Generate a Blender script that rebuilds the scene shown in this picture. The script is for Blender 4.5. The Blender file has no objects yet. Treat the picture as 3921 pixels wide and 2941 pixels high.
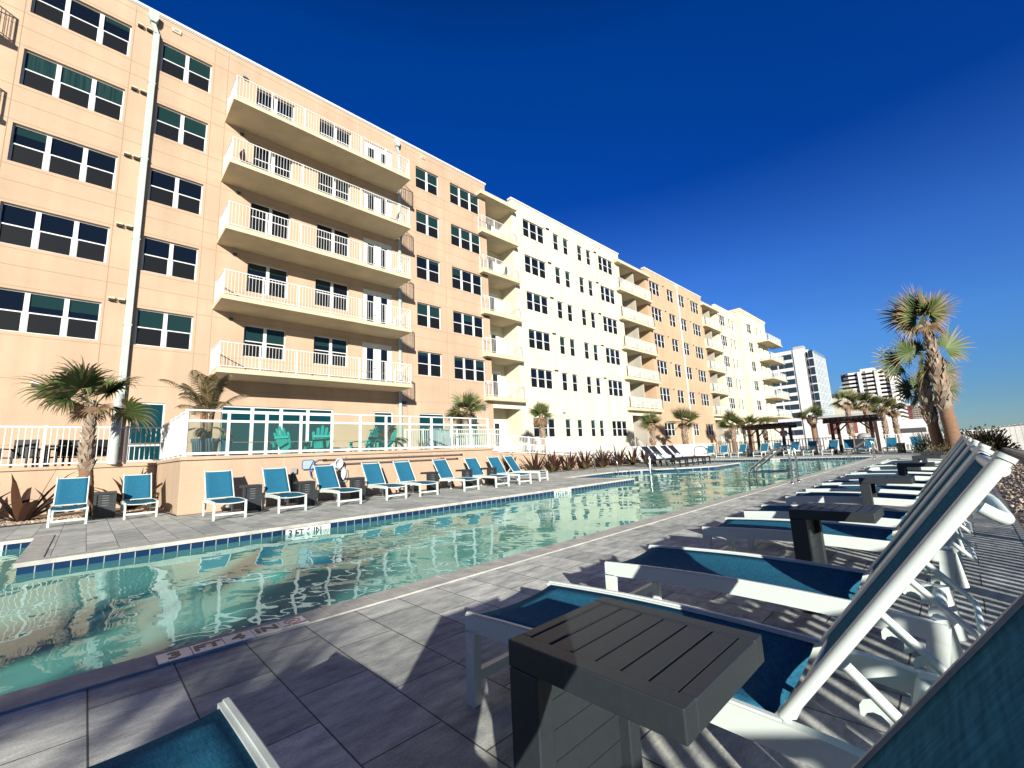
import bpy, bmesh, math, random
from mathutils import Vector, Matrix
random.seed(7)
D = bpy.data
SC = bpy.context.scene
COL = SC.collection
rad = math.radians

# ------------------------------------------------------------------ camera
cam_d = D.cameras.new("camera"); cam = D.objects.new("camera", cam_d); COL.objects.link(cam)
cam_d.sensor_width = 36.0; cam_d.lens = 15.187; cam_d.clip_start = 0.02; cam_d.clip_end = 9000
_r = (0.7177771, -0.69470486, -0.04670324)
_d = (0.07846388, 0.14735381, -0.98596667)
_f = (0.69183774, 0.70403978, 0.16027643)
cam.matrix_world = Matrix(((_r[0], -_d[0], -_f[0], 0.0), (_r[1], -_d[1], -_f[1], 0.0),
                           (_r[2], -_d[2], -_f[2], 1.0), (0, 0, 0, 1)))
SC.camera = cam
# ------------------------------------------------------------------ light
SUN_DIR = Vector((1.32, 1.75, -0.665)).normalized()          # direction the light travels
sun_el = math.asin(-SUN_DIR.z)
sun_az = math.atan2(-SUN_DIR.x, -SUN_DIR.y)                   # from +Y towards +X
w = D.worlds.new("World"); SC.world = w; w.use_nodes = True
nt = w.node_tree; bgn = nt.nodes["Background"]
sky = nt.nodes.new("ShaderNodeTexSky"); sky.sky_type = 'NISHITA'; sky.sun_disc = False
sky.sun_elevation = sun_el; sky.sun_rotation = sun_az; sky.air_density = 1.0; sky.dust_density = 0.0; sky.ozone_density = 10.0
geo = nt.nodes.new("ShaderNodeTexCoord"); sxyz = nt.nodes.new("ShaderNodeSeparateXYZ"); nt.links.new(geo.outputs['Generated'], sxyz.inputs[0])
grd = nt.nodes.new("ShaderNodeValToRGB")                       # deep, polarised-looking zenith, greyer horizon
_st = [(0.0, (0.66, 0.66, 0.60)), (0.06, (0.74, 0.64, 0.58)), (0.20, (0.90, 0.82, 0.86)), (0.34, (0.64, 0.72, 0.94)), (0.52, (0.04, 0.36, 0.74)), (0.72, (0.0, 0.41, 0.80)), (0.95, (0.0, 0.14, 0.30))]
while len(grd.color_ramp.elements) < len(_st): grd.color_ramp.elements.new(0.5)
for e_, (ps, c_) in zip(grd.color_ramp.elements, _st): e_.position = ps; e_.color = (*c_, 1)
tn = nt.nodes.new("ShaderNodeMix"); tn.data_type = 'RGBA'; tn.blend_type = 'MULTIPLY'; tn.inputs[0].default_value = 1.0
nt.links.new(sxyz.outputs[2], grd.inputs[0]); nt.links.new(sky.outputs[0], tn.inputs[6]); nt.links.new(grd.outputs[0], tn.inputs[7])
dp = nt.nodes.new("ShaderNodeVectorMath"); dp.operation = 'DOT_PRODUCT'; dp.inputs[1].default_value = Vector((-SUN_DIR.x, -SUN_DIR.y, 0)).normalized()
azr = nt.nodes.new("ShaderNodeMapRange"); azr.inputs['From Min'].default_value = -0.15; azr.inputs['From Max'].default_value = 0.6; azr.inputs['To Min'].default_value = 1.0; azr.inputs['To Max'].default_value = 0.52  # unseen sky on the sun side dimmed to cut fill and deepen shadows
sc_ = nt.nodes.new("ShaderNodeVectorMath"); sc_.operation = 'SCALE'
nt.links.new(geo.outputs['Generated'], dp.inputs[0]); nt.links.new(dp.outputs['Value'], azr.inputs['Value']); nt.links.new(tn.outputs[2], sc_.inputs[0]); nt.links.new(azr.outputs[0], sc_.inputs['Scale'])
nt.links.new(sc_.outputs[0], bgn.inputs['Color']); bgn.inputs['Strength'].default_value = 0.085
sl = D.lights.new("sun", 'SUN'); so = D.objects.new("sun", sl); COL.objects.link(so)
sl.energy = 5.0; sl.angle = rad(0.5); sl.color = (1.0, 0.945, 0.85)
so.rotation_euler = SUN_DIR.to_track_quat('-Z', 'Y').to_euler(); so.location = (-20, -30, 20)
vs = SC.view_settings; vs.view_transform = 'Standard'; vs.look = 'None'; vs.exposure = 0.97; vs.gamma = 1.0; vs.use_curve_mapping = False
SC.cycles.max_bounces = 8; SC.cycles.transparent_max_bounces = 16

# ------------------------------------------------------------------ materials
def lk(m, a, b): m.node_tree.links.new(a, b)
def mat(name, col, rough=0.6, var=0.0, vscale=3.0, bump=0.0, bscale=40.0, metal=0.0, spec=0.5, stretch=(1, 1, 1), col2=None, detail=4.0, trans=0.0):
    m = D.materials.new(name); m.use_nodes = True; n = m.node_tree.nodes; p = n["Principled BSDF"]
    p.inputs['Base Color'].default_value = (*col, 1); p.inputs['Roughness'].default_value = rough
    p.inputs['Metallic'].default_value = metal; p.inputs['Specular IOR Level'].default_value = spec
    tc = n.new("ShaderNodeTexCoord"); mp = n.new("ShaderNodeMapping"); mp.inputs['Scale'].default_value = stretch
    lk(m, tc.outputs['Object'], mp.inputs['Vector'])
    if var > 0 or col2:
        nz = n.new("ShaderNodeTexNoise"); nz.inputs['Scale'].default_value = vscale; nz.inputs['Detail'].default_value = detail
        lk(m, mp.outputs[0], nz.inputs['Vector'])
        cr = n.new("ShaderNodeValToRGB"); cr.color_ramp.elements[0].position = 0.3; cr.color_ramp.elements[1].position = 0.7
        c2 = col2 if col2 else tuple(min(1, c * (1 + var)) for c in col)
        c1 = col if col2 else tuple(c * (1 - var) for c in col)
        cr.color_ramp.elements[0].color = (*c1, 1); cr.color_ramp.elements[1].color = (*c2, 1)
        lk(m, nz.outputs['Fac'], cr.inputs[0]); lk(m, cr.outputs[0], p.inputs['Base Color'])
    if bump > 0:
        bz = n.new("ShaderNodeTexNoise"); bz.inputs['Scale'].default_value = bscale; bz.inputs['Detail'].default_value = 3
        lk(m, mp.outputs[0], bz.inputs['Vector'])
        bp = n.new("ShaderNodeBump"); bp.inputs['Strength'].default_value = bump; bp.inputs['Distance'].default_value = 0.01
        lk(m, bz.outputs['Fac'], bp.inputs['Height']); lk(m, bp.outputs[0], p.inputs['Normal'])
    return m

def stucco(name, col):
    m = mat(name, col, 0.85, 0.07, 0.35, 0.35, 55.0, spec=0.25, detail=6); n = m.node_tree.nodes; p = n["Principled BSDF"]
    src = p.inputs['Base Color'].links[0].from_socket; tc = n.new("ShaderNodeTexCoord"); fac = None
    for sc_v, lo, hi, st in ((1.0, .90, 1.04, (1.7, 1.7, .10)), (1.0, .94, 1.05, (26, 26, 26)), (1.0, .95, 1.03, (.5, .5, .9))):
        mp = n.new("ShaderNodeMapping"); mp.inputs['Scale'].default_value = st; lk(m, tc.outputs['Object'], mp.inputs[0])
        nz = n.new("ShaderNodeTexNoise"); nz.inputs['Scale'].default_value = sc_v; nz.inputs['Detail'].default_value = 5; lk(m, mp.outputs[0], nz.inputs['Vector'])
        mr = n.new("ShaderNodeMapRange"); mr.inputs['From Min'].default_value = .3; mr.inputs['From Max'].default_value = .7; mr.inputs['To Min'].default_value = lo; mr.inputs['To Max'].default_value = hi
        lk(m, nz.outputs['Fac'], mr.inputs['Value']); sv = n.new("ShaderNodeVectorMath"); sv.operation = 'SCALE'; lk(m, src, sv.inputs[0]); lk(m, mr.outputs[0], sv.inputs['Scale']); src = sv.outputs[0]
    lk(m, src, p.inputs['Base Color'])
    return m
M = {}
M['peach'] = stucco('peach stucco', (0.425, 0.312, 0.218))
M['peach2'] = stucco('warm peach stucco', (0.46, 0.325, 0.21))
M['cream'] = stucco('cream stucco', (0.60, 0.56, 0.425))
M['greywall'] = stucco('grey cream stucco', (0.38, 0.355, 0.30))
M['slab'] = mat('painted concrete', (0.50, 0.43, 0.30), 0.8, 0.10, 1.2, 0.15, 30)
M['joint'] = mat('joint sealant', (0.29, 0.20, 0.125), 0.9)
M['joint_cream'] = mat('joint sealant cream', (0.49, 0.43, 0.31), 0.9)
M['white'] = mat('white paint', (0.60, 0.61, 0.59), 0.45, 0.03, 2.0)
M['vinyl'] = mat('white vinyl', (0.58, 0.59, 0.58), 0.4)
M['alu'] = mat('white powder coat', (0.50, 0.56, 0.53), 0.38, 0.02, 3.0, 0.05, 300)
M['zinc'] = mat('painted downspout', (0.36, 0.41, 0.39), 0.5, 0.06, 3)
def glassy(name, col, rough=0.04, spec=0.5):
    m = mat(name, col, rough, spec=spec); p = m.node_tree.nodes["Principled BSDF"]; p.inputs['IOR'].default_value = 1.5
    return m
M['glass'] = glassy('dark window glass', (0.004, 0.007, 0.013), 0.03, 0.42)
M['screen'] = glassy('insect screen', (0.0065, 0.008, 0.0105), 0.45, 0.12)
M['blind'] = glassy('glass over lowered blind', (0.010, 0.029, 0.028), 0.05, 0.42)
M['curtain'] = mat('glass over curtain', (0.006, 0.018, 0.019), 0.06, 0.0, col2=(0.020, 0.050, 0.046), vscale=1.5, stretch=(9, 9, 0.3))
M['tealglass'] = glassy('tinted door glass', (0.003, 0.036, 0.044), 0.03, 0.5)
def panel_glass(name, col, op):
    m = D.materials.new(name); m.use_nodes = True; n = m.node_tree.nodes; o = n["Material Output"]; p = n["Principled BSDF"]
    p.inputs['Base Color'].default_value = (*col, 1); p.inputs['Roughness'].default_value = 0.05
    t = n.new("ShaderNodeBsdfTransparent"); t.inputs[0].default_value = (0.88, 0.95, 0.92, 1)
    mx = n.new("ShaderNodeMixShader"); mx.inputs[0].default_value = op
    lk(m, t.outputs[0], mx.inputs[1]); lk(m, p.outputs[0], mx.inputs[2]); lk(m, mx.outputs[0], o.inputs[0]); return m
M['clearpanel'] = panel_glass('clear railing glass', (0.20, 0.26, 0.25), 0.06)
M['frost'] = panel_glass('etched railing glass', (0.62, 0.62, 0.56), 0.55)
M['steel'] = mat('stainless steel', (0.62, 0.62, 0.60), 0.16, metal=1.0)
M['dark'] = mat('charcoal powder coat', (0.016, 0.021, 0.025), 0.55, 0.10, 60, 0.06, 400)
M['black'] = mat('black mesh', (0.012, 0.013, 0.018), 0.6)
M['towel'] = mat('white towel', (0.50, 0.54, 0.60), 0.95, 0.08, 8, 0.5, 60)
M['gravel'] = mat('shell gravel', (0.28, 0.215, 0.15), 0.95, 0.0, col2=(0.42, 0.335, 0.24), vscale=22, bump=1.0, bscale=30)
M['sand'] = mat('beach sand', (0.33, 0.29, 0.22), 0.95, 0.1, 0.2)
M['terracefloor'] = mat('terrace concrete', (0.36, 0.34, 0.31), 0.85, 0.1, 1.5)
M['wood'] = mat('dark stained timber', (0.024, 0.009, 0.008), 0.6, 0.35, 4.0, 0.3, 30, stretch=(1, 1, 0.3))
M['turq'] = mat('turquoise plastic lumber', (0.010, 0.27, 0.245), 0.45, 0.06, 5)
M['bluepot'] = mat('blue planter', (0.10, 0.155, 0.20), 0.6, 0.1, 6)
M['bluepot2'] = mat('glazed blue pot', (0.01, 0.12, 0.20), 0.25)
M['net'] = mat('skimmer mesh', (0.28, 0.36, 0.38), 0.8)
M['rubber'] = mat('dark rubber', (0.02, 0.02, 0.022), 0.7)
M['pole'] = mat('anodised pole', (0.16, 0.13, 0.12), 0.45, metal=0.3)
M['navy'] = mat('navy webbing', (0.05, 0.10, 0.28), 0.8)
M['grey'] = mat('grey metal', (0.26, 0.26, 0.26), 0.5, 0.1, 10)
M['red'] = mat('dark red plaster', (0.20, 0.055, 0.055), 0.8, 0.1, .2)
M['hwhite'] = mat('highrise white', (0.56, 0.56, 0.55), 0.8, 0.03, 0.1)
M['hcream'] = mat('highrise cream', (0.45, 0.42, 0.34), 0.8, 0.04, 0.1)
M['hgrey'] = mat('highrise grey', (0.32, 0.34, 0.33), 0.8)
M['hglass'] = glassy('highrise glass', (0.02, 0.035, 0.05), 0.08, 0.5)
M['hglass2'] = glassy('highrise pale glass', (0.17, 0.24, 0.28), 0.12, 0.5)
M['htan'] = mat('highrise tan', (0.28, 0.225, 0.18), 0.8)
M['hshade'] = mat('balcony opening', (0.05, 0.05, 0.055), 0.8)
M['bluetarp'] = mat('blue roof sheet', (0.01, 0.05, 0.12), 0.4)
M['ink'] = mat('black tile ink', (0.02, 0.018, 0.016), 0.5, 0.2, 30)
M['inkbrown'] = mat('worn brown tile ink', (0.055, 0.035, 0.026), 0.5, 0.3, 40)
M['redink'] = mat('red tile ink', (0.35, 0.06, 0.05), 0.5)
M['tilewhite'] = mat('white marker tile', (0.70, 0.71, 0.70), 0.3, 0.05, 10)
M['paper'] = mat('care label', (0.72, 0.66, 0.58), 0.8, 0.0, col2=(0.62, 0.5, 0.42), vscale=60, stretch=(0.2, 0.2, 2.5))
M['orange'] = mat('orange tie', (0.7, 0.10, 0.03), 0.6)
M['soil'] = mat('dark mulch', (0.05, 0.038, 0.028), 0.95, 0.3, 20, 0.8, 40)

def fabric(name, c1, c2):
    m = mat(name, c1, 0.9, spec=0.04); n = m.node_tree.nodes; p = n["Principled BSDF"]
    tc = n.new("ShaderNodeTexCoord")
    outs = []
    for st in ((330, 34, 34), (34, 260, 260)):
        mp = n.new("ShaderNodeMapping"); mp.inputs['Scale'].default_value = st
        lk(m, tc.outputs['Object'], mp.inputs[0])
        nz = n.new("ShaderNodeTexNoise"); nz.inputs['Scale'].default_value = 1.0; nz.inputs['Detail'].default_value = 3
        lk(m, mp.outputs[0], nz.inputs['Vector']); outs.append(nz.outputs['Fac'])
    ad = n.new("ShaderNodeMath"); ad.operation = 'ADD'; lk(m, outs[0], ad.inputs[0]); lk(m, outs[1], ad.inputs[1])
    cr = n.new("ShaderNodeValToRGB"); cr.color_ramp.elements[0].position = 0.36; cr.color_ramp.elements[1].position = 0.66
    hf = n.new("ShaderNodeMath"); hf.operation = 'MULTIPLY'; hf.inputs[1].default_value = 0.5; lk(m, ad.outputs[0], hf.inputs[0])
    cr.color_ramp.elements[0].color = (*c1, 1); cr.color_ramp.elements[1].color = (*c2, 1)
    lk(m, hf.outputs[0], cr.inputs[0]); lk(m, cr.outputs[0], p.inputs['Base Color'])
    return m
M['sling'] = fabric('teal woven sling', (0.009, 0.070, 0.122), (0.030, 0.155, 0.250))

def foliage(name, rough=0.55):
    m = mat(name, (0.1, 0.1, 0.1), rough, spec=0.3); n = m.node_tree.nodes
    a = n.new("ShaderNodeAttribute"); a.attribute_name = "Col"; lk(m, a.outputs['Color'], n["Principled BSDF"].inputs['Base Color'])
    return m
M['leaf'] = foliage('leaf colour'); M['trunk'] = mat('palm trunk fibre', (0.13, 0.075, 0.045), 0.95, 0.0, col2=(0.23, 0.135, 0.08), vscale=9, bump=1.0, bscale=14, stretch=(1, 1, 5))
M['boot'] = mat('palm leaf bases', (0.13, 0.105, 0.08), 0.9, 0.0, col2=(0.33, 0.27, 0.205), vscale=5, bump=0.6, bscale=25, stretch=(1, 1, .5))

def paving():
    m = mat('concrete pavers', (0.2, 0.2, 0.2), 0.8, spec=0.3); n = m.node_tree.nodes; p = n["Principled BSDF"]
    tc = n.new("ShaderNodeTexCoord"); mp = n.new("ShaderNodeMapping")
    mp.inputs['Rotation'].default_value = (0, 0, rad(90)); mp.inputs['Location'].default_value = (0.05, -0.085, 0)
    lk(m, tc.outputs['Object'], mp.inputs[0])
    def brick(c1, c2, mo, ms):
        b = n.new("ShaderNodeTexBrick"); b.inputs['Scale'].default_value = 1.0; b.offset = 0.42; b.offset_frequency = 2
        b.inputs['Brick Width'].default_value = 0.62; b.inputs['Row Height'].default_value = 0.325
        b.inputs['Mortar Size'].default_value = ms; b.inputs['Mortar Smooth'].default_value = 0.2; b.inputs['Bias'].default_value = 0
        b.inputs['Color1'].default_value = (*c1, 1); b.inputs['Color2'].default_value = (*c2, 1); b.inputs['Mortar'].default_value = (*mo, 1)
        lk(m, mp.outputs[0], b.inputs['Vector']); return b
    b = brick((0.37, 0.39, 0.37), (0.62, 0.635, 0.59), (0.10, 0.10, 0.094), 0.0036)
    streak = n.new("ShaderNodeTexNoise"); streak.inputs['Scale'].default_value = 1; streak.inputs['Detail'].default_value = 6; streak.inputs['Roughness'].default_value = 0.7
    ms = n.new("ShaderNodeMapping"); ms.inputs['Scale'].default_value = (4.5, 11.0, 1); lk(m, tc.outputs['Object'], ms.inputs[0]); lk(m, ms.outputs[0], streak.inputs['Vector'])
    sr = n.new("ShaderNodeValToRGB"); sr.color_ramp.elements[0].position = 0.33; sr.color_ramp.elements[1].position = 0.70
    sr.color_ramp.elements[0].color = (0.50, 0.51, 0.53, 1); sr.color_ramp.elements[1].color = (1.22, 1.21, 1.16, 1)
    lk(m, streak.outputs['Fac'], sr.inputs[0])
    mu = n.new("ShaderNodeMix"); mu.data_type = 'RGBA'; mu.blend_type = 'MULTIPLY'; mu.inputs[0].default_value = 1.0
    lk(m, b.outputs['Color'], mu.inputs[6]); lk(m, sr.outputs[0], mu.inputs[7])
    fine = n.new("ShaderNodeTexNoise"); fine.inputs['Scale'].default_value = 120; fine.inputs['Detail'].default_value = 3; lk(m, tc.outputs['Object'], fine.inputs['Vector'])
    fr = n.new("ShaderNodeValToRGB"); fr.color_ramp.elements[0].position = .3; fr.color_ramp.elements[1].position = .7
    fr.color_ramp.elements[0].color = (.82, .82, .82, 1); fr.color_ramp.elements[1].color = (1.12, 1.12, 1.12, 1); lk(m, fine.outputs['Fac'], fr.inputs[0])
    mu2 = n.new("ShaderNodeMix"); mu2.data_type = 'RGBA'; mu2.blend_type = 'MULTIPLY'; mu2.inputs[0].default_value = 1.0
    lk(m, mu.outputs[2], mu2.inputs[6]); lk(m, fr.outputs[0], mu2.inputs[7]); lk(m, mu2.outputs[2], p.inputs['Base Color'])
    h = n.new("ShaderNodeMath"); h.operation = 'MULTIPLY_ADD'; h.inputs[1].default_value = -4.0
    lk(m, b.outputs['Fac'], h.inputs[0]); lk(m, streak.outputs['Fac'], h.inputs[2])
    bp = n.new("ShaderNodeBump"); bp.inputs['Strength'].default_value = 0.7; bp.inputs['Distance'].default_value = 0.004
    lk(m, h.outputs[0], bp.inputs['Height']); lk(m, bp.outputs[0], p.inputs['Normal'])
    return m
M['paver'] = paving()
def gridmat(name, c1, c2, mo, bw, rh, ms, axis, rough, off=0.0):
    m = mat(name, c1, rough); n = m.node_tree.nodes; p = n["Principled BSDF"]
    tc = n.new("ShaderNodeTexCoord"); sp = n.new("ShaderNodeSeparateXYZ"); cb = n.new("ShaderNodeCombineXYZ")
    lk(m, tc.outputs['Object'], sp.inputs[0])
    if axis == 'wall':
        ad = n.new("ShaderNodeMath"); ad.operation = 'ADD'; lk(m, sp.outputs[0], ad.inputs[0]); lk(m, sp.outputs[1], ad.inputs[1])
        lk(m, ad.outputs[0], cb.inputs[0]); lk(m, sp.outputs[2], cb.inputs[1])
    else:
        lk(m, sp.outputs[0], cb.inputs[0]); lk(m, sp.outputs[1], cb.inputs[1])
    mp = n.new("ShaderNodeMapping"); mp.inputs['Location'].default_value = (0, off, 0); lk(m, cb.outputs[0], mp.inputs[0])
    b = n.new("ShaderNodeTexBrick"); b.offset = 0; b.inputs['Scale'].default_value = 1
    b.inputs['Brick Width'].default_value = bw; b.inputs['Row Height'].default_value = rh; b.inputs['Mortar Size'].default_value = ms
    b.inputs['Color1'].default_value = (*c1, 1); b.inputs['Color2'].default_value = (*c2, 1); b.inputs['Mortar'].default_value = (*mo, 1)
    lk(m, mp.outputs[0], b.inputs['Vector']); lk(m, b.outputs[0], p.inputs['Base Color'])
    return m
M['tile'] = gridmat('blue waterline tile', (0.006, 0.020, 0.060), (0.009, 0.030, 0.080), (0.30, 0.31, 0.31), 0.152, 0.152, 0.005, 'wall', 0.12, off=0.028)
M['coping'] = mat('travertine coping', (0.30, 0.30, 0.275), 0.8, 0.0, col2=(0.46, 0.45, 0.40), vscale=7, bump=0.4, bscale=40, detail=6)
def plaster():
    m = mat('pool plaster', (0.55, 0.78, 0.72), 0.7, 0.06, 2.0); return m
M['plaster'] = plaster()
def water():
    m = D.materials.new('pool water'); m.use_nodes = True; n = m.node_tree.nodes; n.remove(n["Principled BSDF"]); o = n["Material Output"]
    tr = n.new("ShaderNodeBsdfTransparent"); tr.inputs[0].default_value = (0.66, 0.95, 0.88, 1)
    df = n.new("ShaderNodeBsdfDiffuse"); df.inputs[0].default_value = (0.19, 0.58, 0.51, 1)
    body = n.new("ShaderNodeMixShader"); body.inputs[0].default_value = 0.60
    gl = n.new("ShaderNodeBsdfGlossy"); gl.inputs['Roughness'].default_value = 0.0; gl.inputs['Color'].default_value = (0.82, 0.97, 0.93, 1)
    fr = n.new("ShaderNodeFresnel"); fr.inputs['IOR'].default_value = 1.315
    mx = n.new("ShaderNodeMixShader"); tc = n.new("ShaderNodeTexCoord")
    def layer(scale, st, dist, prev=None, det=0.0, rot=-38, distort=0.3):
        mp = n.new("ShaderNodeMapping"); mp.inputs['Scale'].default_value = st; mp.inputs['Rotation'].default_value = (0, 0, rad(rot)); lk(m, tc.outputs['Object'], mp.inputs[0])
        nz = n.new("ShaderNodeTexNoise"); nz.inputs['Scale'].default_value = scale; nz.inputs['Detail'].default_value = det; nz.inputs['Distortion'].default_value = distort
        lk(m, mp.outputs[0], nz.inputs['Vector'])
        bp = n.new("ShaderNodeBump"); bp.inputs['Strength'].default_value = 1.0; bp.inputs['Distance'].default_value = dist
        lk(m, nz.outputs['Fac'], bp.inputs['Height'])
        if prev: lk(m, prev.outputs[0], bp.inputs['Normal'])
        return bp
    b1 = layer(0.75, (1, 1, 1), WAVE1); b2 = layer(9.0, (1.0, 0.7, 1), 0.0011, layer(2.6, (1.0, 0.8, 1), WAVE2, b1, 0.5, 20), 0.0, 60)
    for sh in (gl, fr): lk(m, b2.outputs[0], sh.inputs['Normal'])
    lk(m, tr.outputs[0], body.inputs[1]); lk(m, df.outputs[0], body.inputs[2])
    lk(m, fr.outputs[0], mx.inputs[0]); lk(m, body.outputs[0], mx.inputs[1]); lk(m, gl.outputs[0], mx.inputs[2]); lk(m, mx.outputs[0], o.inputs[0])
    return m
WAVE1, WAVE2 = 0.030, 0.0060
M['water'] = water()
M['sea'] = mat('sea water', (0.03, 0.07, 0.10), 0.25, 0.2, 0.05, 0.4, 0.5)

# ------------------------------------------------------------------ mesh building
class MB:
    def __init__(s): s.v = []; s.f = []; s.m = []; s.c = []; s.cur = 0; s.col = None; s.smooth = []; s.sm = False
    def face(s, pts):
        b = len(s.v); s.v += [tuple(p) for p in pts]; s.f.append(tuple(range(b, b + len(pts)))); s.m.append(s.cur); s.smooth.append(s.sm)
        if s.col is not None: s.c.append(s.col)
    def raw(s, vs, fs, smooth=False):
        b = len(s.v); s.v += [tuple(p) for p in vs]
        for f in fs:
            s.f.append(tuple(i + b for i in f)); s.m.append(s.cur); s.smooth.append(smooth)
            if s.col is not None: s.c.append(s.col)
    def box(s, x0, x1, y0, y1, z0, z1):
        if x0 > x1: x0, x1 = x1, x0
        if y0 > y1: y0, y1 = y1, y0
        if z0 > z1: z0, z1 = z1, z0
        v = [(x0, y0, z0), (x1, y0, z0), (x1, y1, z0), (x0, y1, z0), (x0, y0, z1), (x1, y0, z1), (x1, y1, z1), (x0, y1, z1)]
        s.raw(v, [(0, 3, 2, 1), (4, 5, 6, 7), (0, 1, 5, 4), (1, 2, 6, 5), (2, 3, 7, 6), (3, 0, 4, 7)])
    def bar(s, a, b, wd, ht, up=(0, 0, 1)):
        a = Vector(a); b = Vector(b); d = (b - a).normalized(); u = Vector(up)
        if abs(d.dot(u)) > 0.98: u = Vector((0, 1, 0))
        sd = d.cross(u).normalized(); u = sd.cross(d).normalized()
        q = [(-1, -1), (1, -1), (1, 1), (-1, 1)]
        v = [a + sd * (i * wd / 2) + u * (j * ht / 2) for i, j in q] + [b + sd * (i * wd / 2) + u * (j * ht / 2) for i, j in q]
        s.raw(v, [(3, 2, 1, 0), (4, 5, 6, 7), (0, 1, 5, 4), (1, 2, 6, 5), (2, 3, 7, 6), (3, 0, 4, 7)])
    def prism(s, poly, ax, a0, a1):
        """extrude polygon: ax 'x': poly=(y,z); 'y': (x,z); 'z': (x,y)"""
        def P(p, t):
            return {'x': (t, p[0], p[1]), 'y': (p[0], t, p[1]), 'z': (p[0], p[1], t)}[ax]
        n = len(poly); v = [P(p, a0) for p in poly] + [P(p, a1) for p in poly]
        fs = [tuple(reversed(range(n))), tuple(range(n, 2 * n))] + [(i, (i + 1) % n, n + (i + 1) % n, n + i) for i in range(n)]
        s.raw(v, fs)
    def tube(s, pts, r, n=10, cap=True, r2=None):
        pts = [Vector(p) for p in pts]; rs = r if isinstance(r, (list, tuple)) else [r] * len(pts)
        rings = []; ref = None
        for i, p in enumerate(pts):
            d = (pts[min(i + 1, len(pts) - 1)] - pts[max(i - 1, 0)]).normalized()
            if ref is None:
                ref = Vector((0, 0, 1)) if abs(d.z) < 0.9 else Vector((1, 0, 0))
            a = d.cross(ref).normalized(); ref2 = a.cross(d).normalized(); ref = ref2
            rings.append([p + (a * math.cos(t) + ref2 * math.sin(t) * (r2 or 1)) * rs[i] for t in [2 * math.pi * k / n for k in range(n)]])
        v = [q for R in rings for q in R]; fs = []
        for i in range(len(pts) - 1):
            for k in range(n):
                fs.append((i * n + k, i * n + (k + 1) % n, (i + 1) * n + (k + 1) % n, (i + 1) * n + k))
        s.raw(v, fs, True)
        if cap:
            s.raw(rings[0], [tuple(reversed(range(n)))]); s.raw(rings[-1], [tuple(range(n))])
    def lathe(s, prof, n=24, cx=0, cy=0):
        v = [(cx + r * math.cos(2 * math.pi * k / n), cy + r * math.sin(2 * math.pi * k / n), z) for r, z in prof for k in range(n)]
        fs = [(i * n + k, i * n + (k + 1) % n, (i + 1) * n + (k + 1) % n, (i + 1) * n + k) for i in range(len(prof) - 1) for k in range(n)]
        s.raw(v, fs, True)
    def build(s, name, mats, parent=None, bevel=0.0, solid=0.0):
        me = D.meshes.new(name); me.from_pydata(s.v, [], s.f); me.update()
        if not isinstance(mats, (list, tuple)): mats = [mats]
        for m in mats: me.materials.append(M[m] if isinstance(m, str) else m)
        me.polygons.foreach_set('material_index', s.m); me.polygons.foreach_set('use_smooth', s.smooth)
        if s.c:
            ca = me.color_attributes.new("Col", 'FLOAT_COLOR', 'CORNER'); data = []
            for f, c in zip(s.f, s.c): data += [c[0], c[1], c[2], 1.0] * len(f)
            ca.data.foreach_set('color', data)
        o = D.objects.new(name, me); COL.objects.link(o)
        if parent: o.parent = parent
        if bevel:
            b = o.modifiers.new("bevel", 'BEVEL'); b.width = bevel; b.segments = 2; b.limit_method = 'ANGLE'; b.angle_limit = rad(40)
            me.validate()
        if solid:
            sm = o.modifiers.new("solid", 'SOLIDIFY'); sm.thickness = solid; sm.offset = 0
        return o
def weld(o):
    bm = bmesh.new(); bm.from_mesh(o.data); bmesh.ops.remove_doubles(bm, verts=bm.verts, dist=1e-5); bm.to_mesh(o.data); bm.free()
def tag(o, label, cat, group=None):
    o["label"] = label; o["category"] = cat
    if group: o["group"] = group
    return o
def thing(name, label, cat, loc=(0, 0, 0), rz=0.0, group=None):
    o = D.objects.new(name, None); COL.objects.link(o); o.location = loc; o.rotation_euler = (0, 0, rz); o.empty_display_size = 0.2
    return tag(o, label, cat, group)
def structure(o): o["kind"] = "structure"; return o
def stuff(o): o["kind"] = "stuff"; return o
def dup(root, label, loc, rz=0.0, group=None):
    c = root.copy(); COL.objects.link(c); c.location = loc; c.rotation_euler = (0, 0, rz); c["label"] = label
    if group: c["group"] = group
    for ch in list(root.children):
        k = ch.copy(); COL.objects.link(k); k.parent = c
        for g in list(ch.children):
            q = g.copy(); COL.objects.link(q); q.parent = k
    return c

# ------------------------------------------------------------------ ground, deck, pool
WZ = -0.13
POOL = [(-9, 3.25), (30.3, 3.25), (30.3, 12.6), (25.3, 12.6), (24.75, 8.35), (21.4, 8.35), (20.3, 9.0), (19.25, 10.0), (18.6, 10.75), (17.2, 11.2),
        (14.2, 11.1), (13.4, 11.1), (13.4, 7.95), (-0.5, 7.95), (-0.5, 10.85), (-9, 10.85)]
def poly_mesh(name, loops, z, m):
    bm = bmesh.new(); es = []
    for lp in loops:
        vs_ = [bm.verts.new((x, y, z)) for x, y in lp]
        es += [bm.edges.new((vs_[i], vs_[(i + 1) % len(vs_)])) for i in range(len(vs_))]
    bmesh.ops.triangle_fill(bm, use_beauty=True, use_dissolve=False, edges=es, normal=(0, 0, 1))
    for f in bm.faces:
        if f.normal.z < 0: f.normal_flip()
    me = D.meshes.new(name); bm.to_mesh(me); bm.free(); me.materials.append(M[m]); o = D.objects.new(name, me); COL.objects.link(o); return o
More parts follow.
